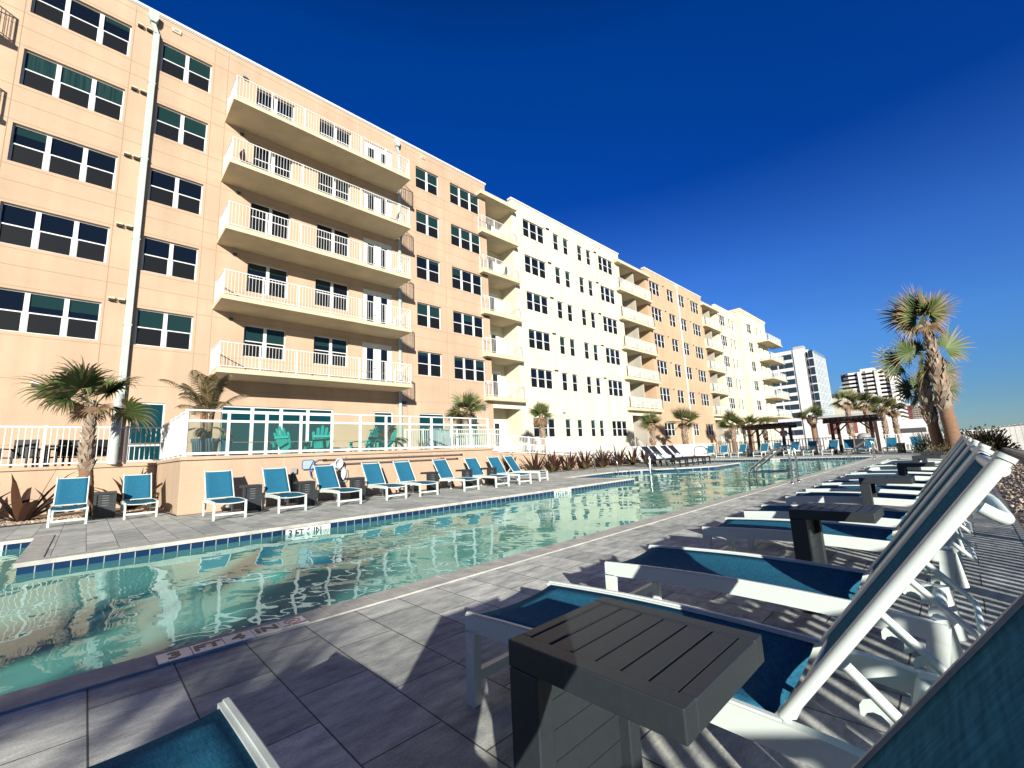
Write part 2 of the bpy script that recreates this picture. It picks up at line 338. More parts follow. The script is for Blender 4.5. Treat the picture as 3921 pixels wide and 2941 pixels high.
def offset(poly, d):
    n = len(poly); out = []
    for i in range(n):
        a, b, c = Vector(poly[i - 1]), Vector(poly[i]), Vector(poly[(i + 1) % n])
        e1 = (b - a).normalized(); e2 = (c - b).normalized(); n1 = Vector((e1.y, -e1.x)); n2 = Vector((e2.y, -e2.x))
        k = (n1 + n2); k = k / max(0.25, (1 + n1.dot(n2))); out.append(tuple(b + k * d))
    return out
g = MB()
for i in range(1): g.face([(-3000, -60, -0.9), (3000, -60, -0.9), (3000, 3000, -0.9), (-3000, 3000, -0.9)])
structure(g.build('ground', 'sand'))
g = MB(); g.face([(-4000, -8000, -1.6), (8000, -8000, -1.6), (8000, -55, -1.6), (-4000, -55, -1.6)]); structure(g.build('sea', 'sea'))
CW = offset(POOL, 0.20)      # outer line of the coping
deck_out = [(-10, -0.25), (40, -0.25), (40, 15.2), (26, 13.9), (20.4, 14.15), (15.4, 14.75), (11.0, 15.6), (10.9, 12.25), (1.5, 12.25), (1.4, 14.0), (-10, 14.2)]
CWd = offset(POOL, 0.195)
structure(poly_mesh('pool_deck', [deck_out, CWd], 0.0, 'paver'))
# coping ring with a real nosing
c = MB(); ci = offset(POOL, -0.025); n = len(POOL)
for i in range(n):
    j = (i + 1) % n
    c.face([(*ci[i], .008), (*ci[j], .008), (*CW[j], .008), (*CW[i], .008)][::-1])
    c.face([(*ci[i], -.045), (*ci[j], -.045), (*ci[j], .008), (*ci[i], .008)][::-1])
    c.face([(*ci[i], -.045), (*POOL[i], -.045), (*POOL[j], -.045), (*ci[j], -.045)])
    c.face([(*CW[i], -.045), (*CW[j], -.045), (*CW[j], .008), (*CW[i], .008)])
structure(c.build('pool_coping', 'coping'))
j_ = MB()     # pale grout joints across the coping
for (a, b, st) in (((-9, 3.25), (30, 3.25), .325), ((13.3, 7.95), (-0.5, 7.95), .325)):
    a = Vector(a); b = Vector(b); d = (b - a).normalized(); nn = Vector((d.y, -d.x)); L = (b - a).length
    for k in range(int(L / st)):
        p = a + d * (k + .5) * st; q0 = p - nn * .027; q1 = p + nn * .2
        j_.box(min(q0.x, q1.x) - .004, max(q0.x, q1.x) + .004, min(q0.y, q1.y), max(q0.y, q1.y), -.044, .0098)
structure(j_.build('coping_joints', 'coping'))
e_ = MB(); e_.box(-9, 30, 3.042, 3.050, -.02, .0102); structure(e_.build('coping_edge_strip', 'coping'))
w_ = MB(); p_ = MB(); t_ = MB()
for i in range(n):
    j = (i + 1) % n; a, b = POOL[i], POOL[j]
    t_.face([(*a, -.045), (*b, -.045), (*b, -.34), (*a, -.34)][::-1])
    p_.face([(*a, -.34), (*b, -.34), (*b, -1.15), (*a, -1.15)][::-1])
tl = t_.build('waterline_tile', 'tile'); structure(tl)
structure(p_.build('pool_wall', 'plaster'))
structure(poly_mesh('pool_floor', [POOL], -1.15, 'plaster'))
structure(poly_mesh('pool_water', [POOL], WZ, 'water'))
# beds
structure(poly_mesh('gravel_bed', [[(-10, 14.2), (1.4, 14.0), (1.5, 12.35), (1.55, 17.2), (-10, 17.2)]], 0.02, 'gravel'))
structure(poly_mesh('gravel_bed', [[(11.0, 15.6), (15.4, 14.75), (20.4, 14.15), (26, 13.9), (40, 15.2), (40, 15.9), (11, 15.9)]], 0.02, 'gravel'))
structure(poly_mesh('gravel_bed', [[(-10, -3.2), (70, -3.2), (70, -0.25), (-10, -0.25)]], -0.02, 'gravel'))
k = MB(); k.box(-10, 40, -0.30, -0.25, -.3, .004); structure(k.build('deck_edge', 'coping'))
structure(poly_mesh('lawn_strip', [[(10.9, 16.3), (90, 16.3), (90, 23.2), (10.9, 23.2)]], 0.0, 'terracefloor'))

# depth markers -------------------------------------------------------------
def text_mesh(body, size, m, parent, mtx, name='lettering', ext=0.0008):
    cu = D.curves.new('txt', 'FONT'); cu.body = body; cu.size = size; cu.align_x = 'CENTER'; cu.align_y = 'CENTER'; cu.extrude = ext; cu.offset = size * .028
    to = D.objects.new('txt', cu); COL.objects.link(to); dg = bpy.context.evaluated_depsgraph_get()
    me = D.meshes.new_from_object(to.evaluated_get(dg)); D.objects.remove(to); me.materials.clear(); me.materials.append(M[m])
    me.transform(mtx); me.name = name
    o = D.objects.new(name, me); COL.objects.link(o); o.parent = parent; return o
def ndive(mb, cx, cy, r):   # octagon with diagonal and diver strokes, local x,y,z up
    for k in range(8):
        a0 = rad(22.5 + 45 * k); a1 = rad(67.5 + 45 * k)
        mb.bar((cx + r * math.cos(a0), cy + r * math.sin(a0), .0025), (cx + r * math.cos(a1), cy + r * math.sin(a1), .0025), r * .16, .001)
    mb.bar((cx - r * .6, cy + r * .55, .0025), (cx + r * .6, cy - r * .55, .0025), r * .13, .001)
    mb.bar((cx - r * .6, cy - r * .45, .0025), (cx + r * .5, cy + r * .5, .0025), r * .13, .001)
def marker(label, loc, rot, words, size, ink, w=.15, h=.15, cells=5, word=True):
    t = thing('depth_marker', label, 'depth marker', loc, 0, 'pool depth markers'); t.rotation_euler = rot
    for i in range(cells):
        m_ = MB(); m_.box(i * w + .002, (i + 1) * w - .002, -h / 2, h / 2, -.004, .002); m_.build('tile', 'tilewhite', t)
    for i, wd in enumerate(words):
        if wd: text_mesh(wd, size * (1.0 if len(wd) < 2 else .92), ink, t, Matrix.Translation(((i + .5) * w, 0, .003)))
    s = MB(); ndive(s, (cells - .5) * w, h * (.12 if word else 0), h * (.30 if word else .36)); s.build('no_diving_sign', 'redink', t)
    if word: text_mesh('NO DIVING', h * .17, 'redink', t, Matrix.Translation(((cells - .5) * w, -h * .34, .003)))
    return t
marker('depth tiles reading 3 FT 4 IN set flat in the near coping', (0.345, 3.125, 0.0135), (0, 0, rad(0)), ['3', 'FT', '4', 'IN'], .135, 'inkbrown')
marker('half sunk depth tiles reading 3 FT 6 IN below the far loungers', (2.43, 7.938, -.128), (rad(90), 0, 0), ['3', 'FT', '6', 'IN'], .15, 'ink', .146, .15)
marker('half sunk depth tiles reading 3 FT 0 IN further along the far edge', (9.22, 7.938, -.128), (rad(90), 0, 0), ['3', 'FT', '0', 'IN'], .15, 'ink', .146, .15)
marker('small depth tiles under the black loungers by the steps', (18.95, 10.36, -.075), (rad(90), 0, rad(-47)), ['2', '', 'FT', ''], .12, 'ink', .14, .09, 5, False)
marker('depth tiles on the end wall of the pool below the far pergola', (30.285, 8.4, -.075), (rad(90), 0, rad(-90)), ['3', '', 'FT', ''], .12, 'ink', .13, .09, 4, False)
marker('depth tile with a red no diving sign in the left inlet', (-1.55, 10.835, -.075), (rad(90), 0, 0), ['', '', '', ''], .12, 'ink', .14, .10, 5, False)

# ------------------------------------------------------------------ the apartment building
FY = 21.45
bld = thing('apartment_building', 'long six storey peach and cream apartment block with white balconies facing the pool', 'building', (0, FY, 0))
def wall_holes(mb, x0, x1, z0, z1, holes, y=0.0, dep=0.15):
    xs = sorted({x0, x1} | {h[0] for h in holes} | {h[1] for h in holes}); zs = sorted({z0, z1} | {h[2] for h in holes} | {h[3] for h in holes})
    for i in range(len(xs) - 1):
        for j in range(len(zs) - 1):
            cx = (xs[i] + xs[i + 1]) / 2; cz = (zs[j] + zs[j + 1]) / 2
            if any(h[0] < cx < h[1] and h[2] < cz < h[3] for h in holes): continue
            mb.face([(xs[i], y, zs[j]), (xs[i + 1], y, zs[j]), (xs[i + 1], y, zs[j + 1]), (xs[i], y, zs[j + 1])])
    for a, b, c_, d in holes:
        mb.face([(a, y, c_), (a, y, d), (a, y + dep, d), (a, y + dep, c_)]); mb.face([(b, y, c_), (b, y + dep, c_), (b, y + dep, d), (b, y, d)])
        mb.face([(a, y, d), (b, y, d), (b, y + dep, d), (a, y + dep, d)]); mb.face([(a, y, c_), (a, y + dep, c_), (b, y + dep, c_), (b, y, c_)])
WB = [5.82 + 3.008 * k for k in range(5)]      # sills of storeys 2-6
NAMES = {1: 'narrow_window', 2: 'double_window', 3: 'triple_window'}
def window(x0, x1, z0, z1, nn, y=0.10, upper=None, mul=0.13, hung=True):
    f = MB(); fr = 0.045; zm = (z0 + z1) / 2
    for (a, b, c_, d) in ((x0, x1, z0, z0 + fr), (x0, x1, z1 - fr, z1)): f.box(a, b, y, y + .06, c_, d)
    f.box(x0, x0 + fr, y + .001, y + .059, z0 + fr, z1 - fr); f.box(x1 - fr, x1, y + .001, y + .059, z0 + fr, z1 - fr)
    cw = (x1 - x0 - mul * (nn - 1)) / nn; gl = MB()
    for k in range(nn):
        a = x0 + k * (cw + mul); b = a + cw
        if k: f.box(a - mul, a, y - .004, y + .056, z0 + fr, z1 - fr)
        e0 = a + (fr if k == 0 else 0.0); e1 = b - (fr if k == nn - 1 else 0.0)
        if hung:
            f.box(e0, e1, y + .006, y + .05, zm - .022, zm + .022)
            f.box(e0, e0 + .022, y + .008, y + .048, z0 + fr, zm - .022); f.box(e1 - .022, e1, y + .008, y + .048, z0 + fr, zm - .022)
        u = upper if upper is not None else random.choice([0, 0, 0, 1, 1, 3])
        gl.cur = u; gl.face([(e0, y + .042, zm), (e1, y + .042, zm), (e1, y + .042, z1 - fr), (e0, y + .042, z1 - fr)])
        if hung and u == 0 and random.random() < .22:
            zb_ = z1 - fr - (z1 - zm) * random.choice([.25, .4, .6]); gl.cur = 1; gl.face([(e0, y + .040, zb_), (e1, y + .040, zb_), (e1, y + .040, z1 - fr), (e0, y + .040, z1 - fr)])
        gl.cur = 2 if hung else u; gl.face([(e0, y + .03, z0 + fr), (e1, y + .03, z0 + fr), (e1, y + .03, zm), (e0, y + .03, zm)])
    o = f.build(NAMES[nn], 'vinyl', bld); gl.build('glass', ['glass', 'blind', 'screen', 'curtain', 'tealglass'], o)
    return (x0, x1, z0, z1)
def door(x0, x1, z0, z1, leaves=2, y=0.05):
    f = MB(); gl = MB(); cw = (x1 - x0) / leaves
    f.box(x0, x0 + .06, y, y + .06, z0, z1); f.box(x1 - .06, x1, y, y + .06, z0, z1); f.box(x0 + .06, x1 - .06, y, y + .06, z1 - .06, z1)
    for k in range(leaves):
        a = x0 + k * cw + (.06 if k == 0 else .006); b = x0 + (k + 1) * cw - (.06 if k == leaves - 1 else .006)
        m1 = a + (b - a) * .26; m2 = b - (b - a) * .26
        f.box(a, m1, y + .01, y + .05, z0, z1 - .06); f.box(m2, b, y + .01, y + .05, z0, z1 - .06)
        f.box(m1, m2, y + .01, y + .05, z1 - .28, z1 - .06); f.box(m1, m2, y + .01, y + .05, z0, z0 + .35)
        gl.face([(m1, y + .035, z0 + .35), (m2, y + .035, z0 + .35), (m2, y + .035, z1 - .28), (m1, y + .035, z1 - .28)])
    o = f.build('door', 'white', bld); gl.build('glass', 'glass', o)
    h = MB(); h.tube([(x0 + cw - .10, y - .03, z0 + 1.0), (x0 + cw - .22, y - .03, z0 + 1.0)], .018, 8); h.tube([(x0 + cw - .10, y + .02, z0 + 1.0), (x0 + cw - .10, y - .03, z0 + 1.0)], .022, 8); h.build('handle', 'steel', o)
    return (x0, x1, z0, z1)
def railing(mb, pts, z0, h, sp=0.125, post=1.4, pk=.0125, rail=.034):
    for i in range(len(pts) - 1):
        a = Vector(pts[i]); b = Vector(pts[i + 1]); L = (b - a).length; d = (b - a) / L
        A = Vector((a.x, a.y, 0)); Bv = Vector((b.x, b.y, 0))
        mb.bar(A + Vector((0, 0, z0 + h)), Bv + Vector((0, 0, z0 + h)), rail, rail); mb.bar(A + Vector((0, 0, z0 + .09)), Bv + Vector((0, 0, z0 + .09)), rail * .8, rail * .8)
        n_ = max(1, int(L / sp))
        for k in range(1, n_):
            p = a + d * (L * k / n_); mb.box(p.x - pk / 2, p.x + pk / 2, p.y - pk / 2, p.y + pk / 2, z0 + .1, z0 + h - rail * .4)
        np_ = max(1, round(L / post))
        for k in range(np_ + (1 if i == len(pts) - 2 else 0)):
            p = a + d * (L * k / np_); mb.box(p.x - .022, p.x + .022, p.y - .022, p.y + .022, z0, z0 + h + .018)
def balcony(x0, x1, yf, zb, th, y1=0.0, rl=None, glassrail=False, part='balcony', left=True, right=True, h=1.06):
    s = MB(); s.box(x0, x1, yf, y1 - .003, zb, zb + th); o = s.build(part, 'slab', bld, bevel=.01)
    a, b, c_ = x0 + .07, x1 - .07, yf + .07; pts = []
    if left: pts.append((a, y1 - .05))
    pts += [(a, c_), (b, c_)]
    if right: pts.append((b, y1 - .05))
    r = MB()
    if glassrail:
        for i in range(len(pts) - 1):
            A = Vector(pts[i]); Bv = Vector(pts[i + 1]); L = (Bv - A).length; k_ = max(1, round(L / .95)); zt = zb + th
            r.bar((A.x, A.y, zt + h), (Bv.x, Bv.y, zt + h), .05, .05); r.bar((A.x, A.y, zt + .1), (Bv.x, Bv.y, zt + .1), .04, .04)
            for q in range(k_ + 1):
                p = A + (Bv - A) * (q / k_); r.box(p.x - .025, p.x + .025, p.y - .025, p.y + .025, zt, zt + h + .02)
        ro = r.build('railing', 'white', o)
        gp = MB()
        for i in range(len(pts) - 1):
            A, Bv = pts[i], pts[i + 1]; zt = zb + th
            gp.face([(A[0], A[1], zt + .12), (Bv[0], Bv[1], zt + .12), (Bv[0], Bv[1], zt + h - .03), (A[0], A[1], zt + h - .03)])
        gp.build('glass_panel', 'frost', o)
    else:
        railing(r, pts, zb + th, h); r.build('railing', 'white', o)
    return o
# openings
hA, hB, hC, hD = [], [], [], []
for k, zb in enumerate(WB):
    zt = zb + 1.46
    hA.append(window(-2.80, -0.08, zb, zt, 3, upper=[0, 0, 0, 3, 0][k])); hA.append(window(0.92, 2.71, zb, zt, 2, upper=[1, 0, 0, 1, 0][k] if k != 4 else 1))
    hA.append(window(4.55, 6.28, zb, zt, 2, upper=[1, 0, 0, 0, 0][k])); hA.append(window(7.55, 9.28, zb, zt, 2, upper=0)); hA.append(door(10.05, 11.80, zb - .90, zt + .02))
    hA.append(window(13.45, 15.18, zb, zt, 2, upper=[0, 1, 0, 1, 1][k])); hA.append(window(16.1, 18.68, zb, zt, 3, upper=[0, 0, 0, 1, 1][k]))
    hA.append(window(-7.0, -5.25, zb, zt, 2)); hA.append(window(-10.0, -8.2, zb, zt, 2))
    hB.append(window(23.1, 25.65, zb, zt, 3, upper=0))
    for a in (26.76, 28.08, 30.07, 31.42): hB.append(window(a, a + .76, zb, zt, 1, upper=[0, 1, 0, 1, 1][k]))
    hB.append(window(33.33, 35.83, zb, zt, 3, upper=0))
    hC.append(window(43.05, 45.45, zb, zt, 3, upper=0, mul=.1)); hC.append(window(47.2, 48.9, zb, zt, 2, upper=0, mul=.1)); hC.append(window(50.25, 51.9, zb, zt, 2, upper=0, mul=.1)); hC.append(window(53.6, 56.1, zb, zt, 3, upper=0, mul=.1))
    hD.append(window(62.9, 65.3, zb, zt, 3, upper=0, mul=.1)); hD.append(window(66.55, 67.3, zb, zt, 1, upper=0)); hD.append(window(67.95, 68.75, zb, zt, 1, upper=0))
gb, gt = 2.13, 3.53
hB.append(window(23.1, 25.6, gb, gt, 3, upper=0)); hB.append(window(33.4, 35.95, gb, gt, 3, upper=0))
for a in (26.8, 28.35, 30.2, 31.45): hB.append(window(a, a + .74, gb, gt, 1, upper=1))
hC.append(window(43.3, 45.75, gb, gt, 3, upper=0, mul=.1)); hC.append(window(47.3, 48.95, gb, gt, 2, upper=0, mul=.1)); hC.append(window(50.5, 52.0, gb, gt, 2, upper=0, mul=.1)); hC.append(window(54.0, 56.5, gb, gt, 3, upper=0, mul=.1))
hD.append(window(62.9, 65.3, gb, gt, 3, upper=0, mul=.1)); hD.append(window(66.55, 67.3, gb, gt, 1, upper=0))
def slider(x0, x1, z0, z1, nn, trans=None):
    f = MB(); y = .05; fr = .06
    f.box(x0, x1, y, y + .06, z0, z0 + fr); f.box(x0, x1, y, y + .06, z1 - fr, z1)
    cw = (x1 - x0) / nn; gl = MB(); gl.face([(x0 + .02, y + .03, z0 + .02), (x1 - .02, y + .03, z0 + .02), (x1 - .02, y + .03, z1 - .02), (x0 + .02, y + .03, z1 - .02)])
    for k in range(nn + 1):
        c0 = x0 + k * cw; wd = .05 if k in (0, nn) else .07
        f.box(max(x0, c0 - wd), min(x1, c0 + wd), y + .001, y + .059, z0 + fr, z1 - fr)
    if trans: f.box(x0 + .05, x1 - .05, y + .005, y + .055, trans, trans + .06)
    o = f.build('glass_door', 'white', bld); gl.build('glass', 'tealglass', o); return (x0, x1, z0, z1)
hA.append(slider(3.88, 8.56, 1.20, 3.60, 4, 3.28)); hA.append(slider(1.0, 2.02, 1.38, 3.60, 1, 1.95)); hA.append(slider(10.75, 11.83, 1.38, 3.58, 1)); hA.append(slider(13.5, 15.25, 1.38, 3.58, 1)); hA.append(slider(16.15, 17.9, 1.38, 3.58, 1))
hA.append(slider(-6.5, -4.5, 1.38, 3.58, 2))
TOP = 20.45
wa = MB(); wall_holes(wa, -14, 19.22, 0, TOP, hA); wa.face([(19.22, 0, 0), (19.22, 1.55, 0), (19.22, 1.55, TOP), (19.22, 0, TOP)]); wa.build('peach_wall', 'peach', bld)
wb = MB(); wall_holes(wb, 21.9, 36.95, 0, TOP, hB)
for x in (21.9, 36.95): wb.face([(x, 0, 0), (x, 0, TOP), (x, 1.55, TOP), (x, 1.55, 0)])
wb.face([(19.22, 1.55, 0), (21.9, 1.55, 0), (21.9, 1.55, 19.4), (19.22, 1.55, 19.4)]); wb.build('cream_wall', 'cream', bld)
wc = MB(); wall_holes(wc, 42.2, 57.07, 0, TOP, hC)
for x in (42.2, 57.07): wc.face([(x, 0, 0), (x, 0, TOP), (x, 1.55, TOP), (x, 1.55, 0)])
wc.build('peach_wall', 'peach2', bld)
wd_ = MB(); wall_holes(wd_, 61.85, 69.0, 0, TOP, hD); wd_.face([(61.85, 0, 0), (61.85, 0, TOP), (61.85, 1.55, TOP), (61.85, 1.55, 0)]); wd_.build('cream_wall', 'cream', bld)
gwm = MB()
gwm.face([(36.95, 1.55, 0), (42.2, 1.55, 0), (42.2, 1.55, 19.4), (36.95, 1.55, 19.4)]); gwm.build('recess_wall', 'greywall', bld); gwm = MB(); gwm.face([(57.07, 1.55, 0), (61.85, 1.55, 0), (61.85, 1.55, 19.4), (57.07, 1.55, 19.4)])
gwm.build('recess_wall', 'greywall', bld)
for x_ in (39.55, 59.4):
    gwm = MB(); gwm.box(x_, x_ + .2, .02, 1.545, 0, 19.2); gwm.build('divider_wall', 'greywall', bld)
# roof + copings
rf = MB(); rf.box(-14, 69, .2, 16, 19.6, TOP - .25); rf.build('roof', 'hgrey', bld)
cp = MB()
for a, b in ((-14.05, 19.30), (21.82, 37.02), (42.13, 57.14), (61.78, 69.0)):
    cp.box(a, b, -.07, .35, TOP + .02, TOP + .13); cp.box(a + .02, b - .02, -.03, .35, TOP - .02, TOP + .019)
cp.build('roof_coping', 'white', bld, bevel=.008)
# recess balconies
for (a, b, gr) in ((18.4, 22.05, False), (36.0, 42.5, True), (56.6, 62.2, True)):
    for k in range(5):
        balcony(a, b, -.48, 4.55 + 2.955 * k, .27, glassrail=gr, h=1.0)
        s = MB(); x0, x1 = {18.4: (19.225, 21.895), 36.0: (36.955, 42.195), 56.6: (57.075, 61.845)}[a]
        s.box(x0, x1, .0, 1.545, 4.57 + 2.955 * k, 4.80 + 2.955 * k); s.build('recess_floor', 'slab', bld)
    s = MB(); s.box(a, b, -.48, 1.6, 19.28, 19.55); s.build('canopy', 'slab', bld, bevel=.01)
    s = MB(); s.box(x0, x1, .003, .20, 4.12, 4.545); s.build('lintel', 'cream', bld)
for k in range(-1, 5):
    z = 4.83 + 2.955 * k if k >= 0 else 1.25
    door(20.3, 21.4, z, z + 2.25, 1, y=1.47)
# long balconies
for k in range(5):
    balcony(3.33, 12.0, -1.77, 4.69 + 3.008 * k, .19); balcony(-13.2, -4.27, -1.77, 4.69 + 3.008 * k, .19)
# control joints
jt = MB()
for zz in [z + d_ for z in WB for d_ in (-.12, 1.57, 2.29)] + [4.25, 2.05]:
    for a, b in ((-14, -4.3), (-4.2, 3.35), (3.4, 12.1), (12.3, 19.2)):
        if zz < 20.3: jt.box(a, b, -.004, .0, zz - .009, zz + .009)
for x in (-2.93, 0.0, 2.80, 3.33, 12.75, 15.6, 18.95): jt.box(x - .009, x + .009, -.0055, -.001, 1.2, TOP - .11)
jt.build('control_joint', 'joint', bld)
jt = MB()
for zz in [z + d_ for z in WB for d_ in (-.12, 1.57, 2.29)] + [4.3]:
    if zz < 20.3:
        for a, b in ((21.95, 36.9), (42.25, 57.0), (61.9, 68.9)): jt.box(a, b, -.004, .0, zz - .008, zz + .008)
jt.build('control_joint', 'joint_cream', bld)
# downspouts
def downspout(x, z0, wd=.17, m='zinc', off=-.10):
    s = MB(); s.box(x - wd / 2, x + wd / 2, off - .06, off + .06, z0, 19.45); s.build('downspout', m, bld, bevel=.01)
    h = MB(); h.prism([(x - .32, 20.32), (x + .02, 20.32), (x + .02, 20.05), (x - .05, 19.86), (x - .24, 19.86), (x - .32, 20.05)], 'y', -.24, -.02)
    h.bar((x - .15, -.1, 19.88), (x, -.1, 19.42), .15, .12, (0, 1, 0)); h.build('conductor_head', m, bld)
    b = MB()
    for z in (6.5, 10, 13.5, 17): b.box(x - wd / 2 - .02, x + wd / 2 + .02, off - .065, -.002, z, z + .05)
    b.build('pipe_strap', m, bld)
downspout(0.70, 1.2, .21); downspout(12.22, 1.2, .15); downspout(33.0, .3, .16, 'cream'); downspout(49.75, .3, .2, 'white'); downspout(65.9, .3, .16, 'cream')
# small wall fittings
def hood(x, z, m='slab'):
    s = MB(); s.prism([(0.0, z), (-.12, z - .03), (-.12, z - .09), (-.02, z - .12), (0, z - .12)], 'x', x - .09, x + .09); s.cur = 1
    s.box(x - .085, x + .085, -.115, -.002, z - .17, z - .121); s.build('vent_hood', [m, 'rubber'], bld)
for k, z in enumerate(WB):
    for x in (.18, .46): hood(x, z + 1.73)
    for x in (18.78, 19.02): hood(x, z + 1.72)
    for x in (25.9, 26.12): hood(x, z + 1.66, 'cream')
    for x in (32.66, 32.86): hood(x, z + 1.66, 'cream')
    hood(46.2, z + 1.6, 'peach2'); hood(52.9, z + 1.6, 'peach2')
for k, z in enumerate(WB):
    s = MB(); s.box(3.92, 4.10, -.12, -.002, z + 1.62, z + 1.72); s.cur = 1; s.box(3.93, 4.09, -.13, -.02, z + 1.55, z + 1.618); s.build('wall_light', ['grey', 'dark'], bld)
for x in (-1.43, 26.6): 
    s = MB(); s.box(x - .14, x + .14, -.14, -.002, 4.05, 4.16); s.cur = 1; s.box(x - .12, x + .12, -.13, -.01, 4.0, 4.048); s.build('wall_light', ['white', 'dark'], bld)
for x, z in ((1.35, 20.12), (14.0, 20.12), (33.6, 20.1)):
    s = MB(); s.box(x - .16, x + .16, -.05, -.002, z - .1, z + .1); s.cur = 1; s.box(x - .09, x + .09, -.055, -.05, z - .05, z + .05); s.build('roof_scupper', ['slab', 'grey'], bld)
for x in (12.08, 17.95):
    s = MB(); s.box(x, x + .62, -.035, -.002, 3.92, 4.26); s.cur = 1
    for q in range(7): s.box(x + .05, x + .57, -.05, -.036, 3.95 + q * .04, 3.972 + q * .04)
    s.build('louver_vent', ['grey', 'dark'], bld)
# end tower
tw = MB(); TY = -.95; TX0, TX1, TT = 69.0, 81.0, 20.95
hE = []
def shift(h): return h
for z in WB + [gb]:
    hE.append(window(71.55, 73.7, z, z + (1.46 if z > 3 else 1.4), 2, y=TY + .10, upper=0, mul=.1)); hE.append(window(75.9, 76.75, z - .9, z + 1.46, 1, y=TY + .10, upper=0)); hE.append(window(78.3, 79.1, z - .9, z + 1.46, 1, y=TY + .10, upper=0))
wall_holes(tw, TX0, TX1, 0, TT, hE, y=TY); tw.face([(TX0, TY, 0), (TX0, TY, TT), (TX0, 6, TT), (TX0, 6, 0)]); tw.face([(TX1, TY, 0), (TX1, 12, 0), (TX1, 12, TT), (TX1, TY, TT)]); tw.face([(TX0, TY, TT), (TX1, TY, TT), (TX1, 12, TT), (TX0, 12, TT)])
tw.build('tower_wall', 'cream', bld)
s = MB(); s.box(TX0 - .15, TX1 + .15, TY - .15, 6, TT, TT + .22); s.box(TX0 - .08, TX1 + .08, TY - .08, 6, TT - .25, TT - .003); s.build('cornice', 'cream', bld)
for k in range(5): balcony(75.4, 83.2, TY - 1.7, 4.7 + 3.008 * k, .19, y1=TY, glassrail=True)
# stairs with white rails at the recesses
for x0, lab in ((37.2, 'white stair railing at the middle recessed balconies'), (58.3, 'white stair railing at the far recessed balconies')):
    t = thing('stair', lab.replace('railing', 'flight with side rails'), 'stairs', (x0, 19.6, 0), 0, 'entry stairs')
    s = MB()
    for q in range(6): s.box(q * .28, q * .28 + .279, 0, 1.8, 0, 1.1 - q * .18)
    s.build('step', 'slab', t)
    for yy in (0.0, 1.75):
        r = MB(); r.bar((-.1, yy, 2.0), (1.8, yy, .95), .04, .05)
        for q in range(14): r.box(q * .13, q * .13 + .02, yy - .01, yy + .01, max(0.05, 1.0 - q * .09), 1.98 - q * .072)
        r.box(-.13, -.07, yy - .03, yy + .03, 1.1, 2.05); r.box(1.77, 1.83, yy - .03, yy + .03, 0, 1.0); r.build('handrail', 'white', t)

# ------------------------------------------------------------------ terrace and walls
structure(poly_mesh('terrace_floor', [[(-10, 17.1), (1.6, 17.1), (1.6, 12.4), (10.85, 12.4), (10.85, 15.7), (19.2, 15.7), (19.2, 21.4), (-10, 21.4)]], 1.12, 'terracefloor'))
t = thing('terrace_wall', 'peach retaining wall below the glass railing behind the lounger row', 'wall', (0, 0, 0))
s = MB(); s.box(1.52, 10.9, 12.3, 12.55, 0, 1.20); s.box(1.52, 1.77, 12.551, 17.3, 0, 1.20); s.box(-10, 1.519, 17.0, 17.25, 0, 1.16); s.box(10.65, 10.899, 12.551, 15.9, 0, 1.2)
s.build('wall', 'peach', t, bevel=.012)
s = MB(); s.box(1.50, 10.92, 12.28, 12.60, 1.206, 1.29); s.box(1.50, 1.79, 12.601, 17.0, 1.206, 1.29); s.box(-10, 1.499, 16.97, 17.27, 1.166, 1.25); s.box(10.62, 10.92, 12.601, 15.9, 1.206, 1.29)
s.build('wall_cap', 'peach', t, bevel=.015)
s = MB(); s.box(1.51, 10.91, 12.29, 12.3, 1.193, 1.207); s.box(1.51, 1.52, 12.3, 17.0, 1.193, 1.207); s.box(-10, 1.5, 16.99, 17.0, 1.153, 1.167)
s.build('shadow_joint', 'rubber', t)
s = MB()
for x in (3.67, 6.0, 8.3): s.box(x - .006, x + .006, 12.296, 12.3, 0, 1.19)
s.build('control_joint', 'slab', t)
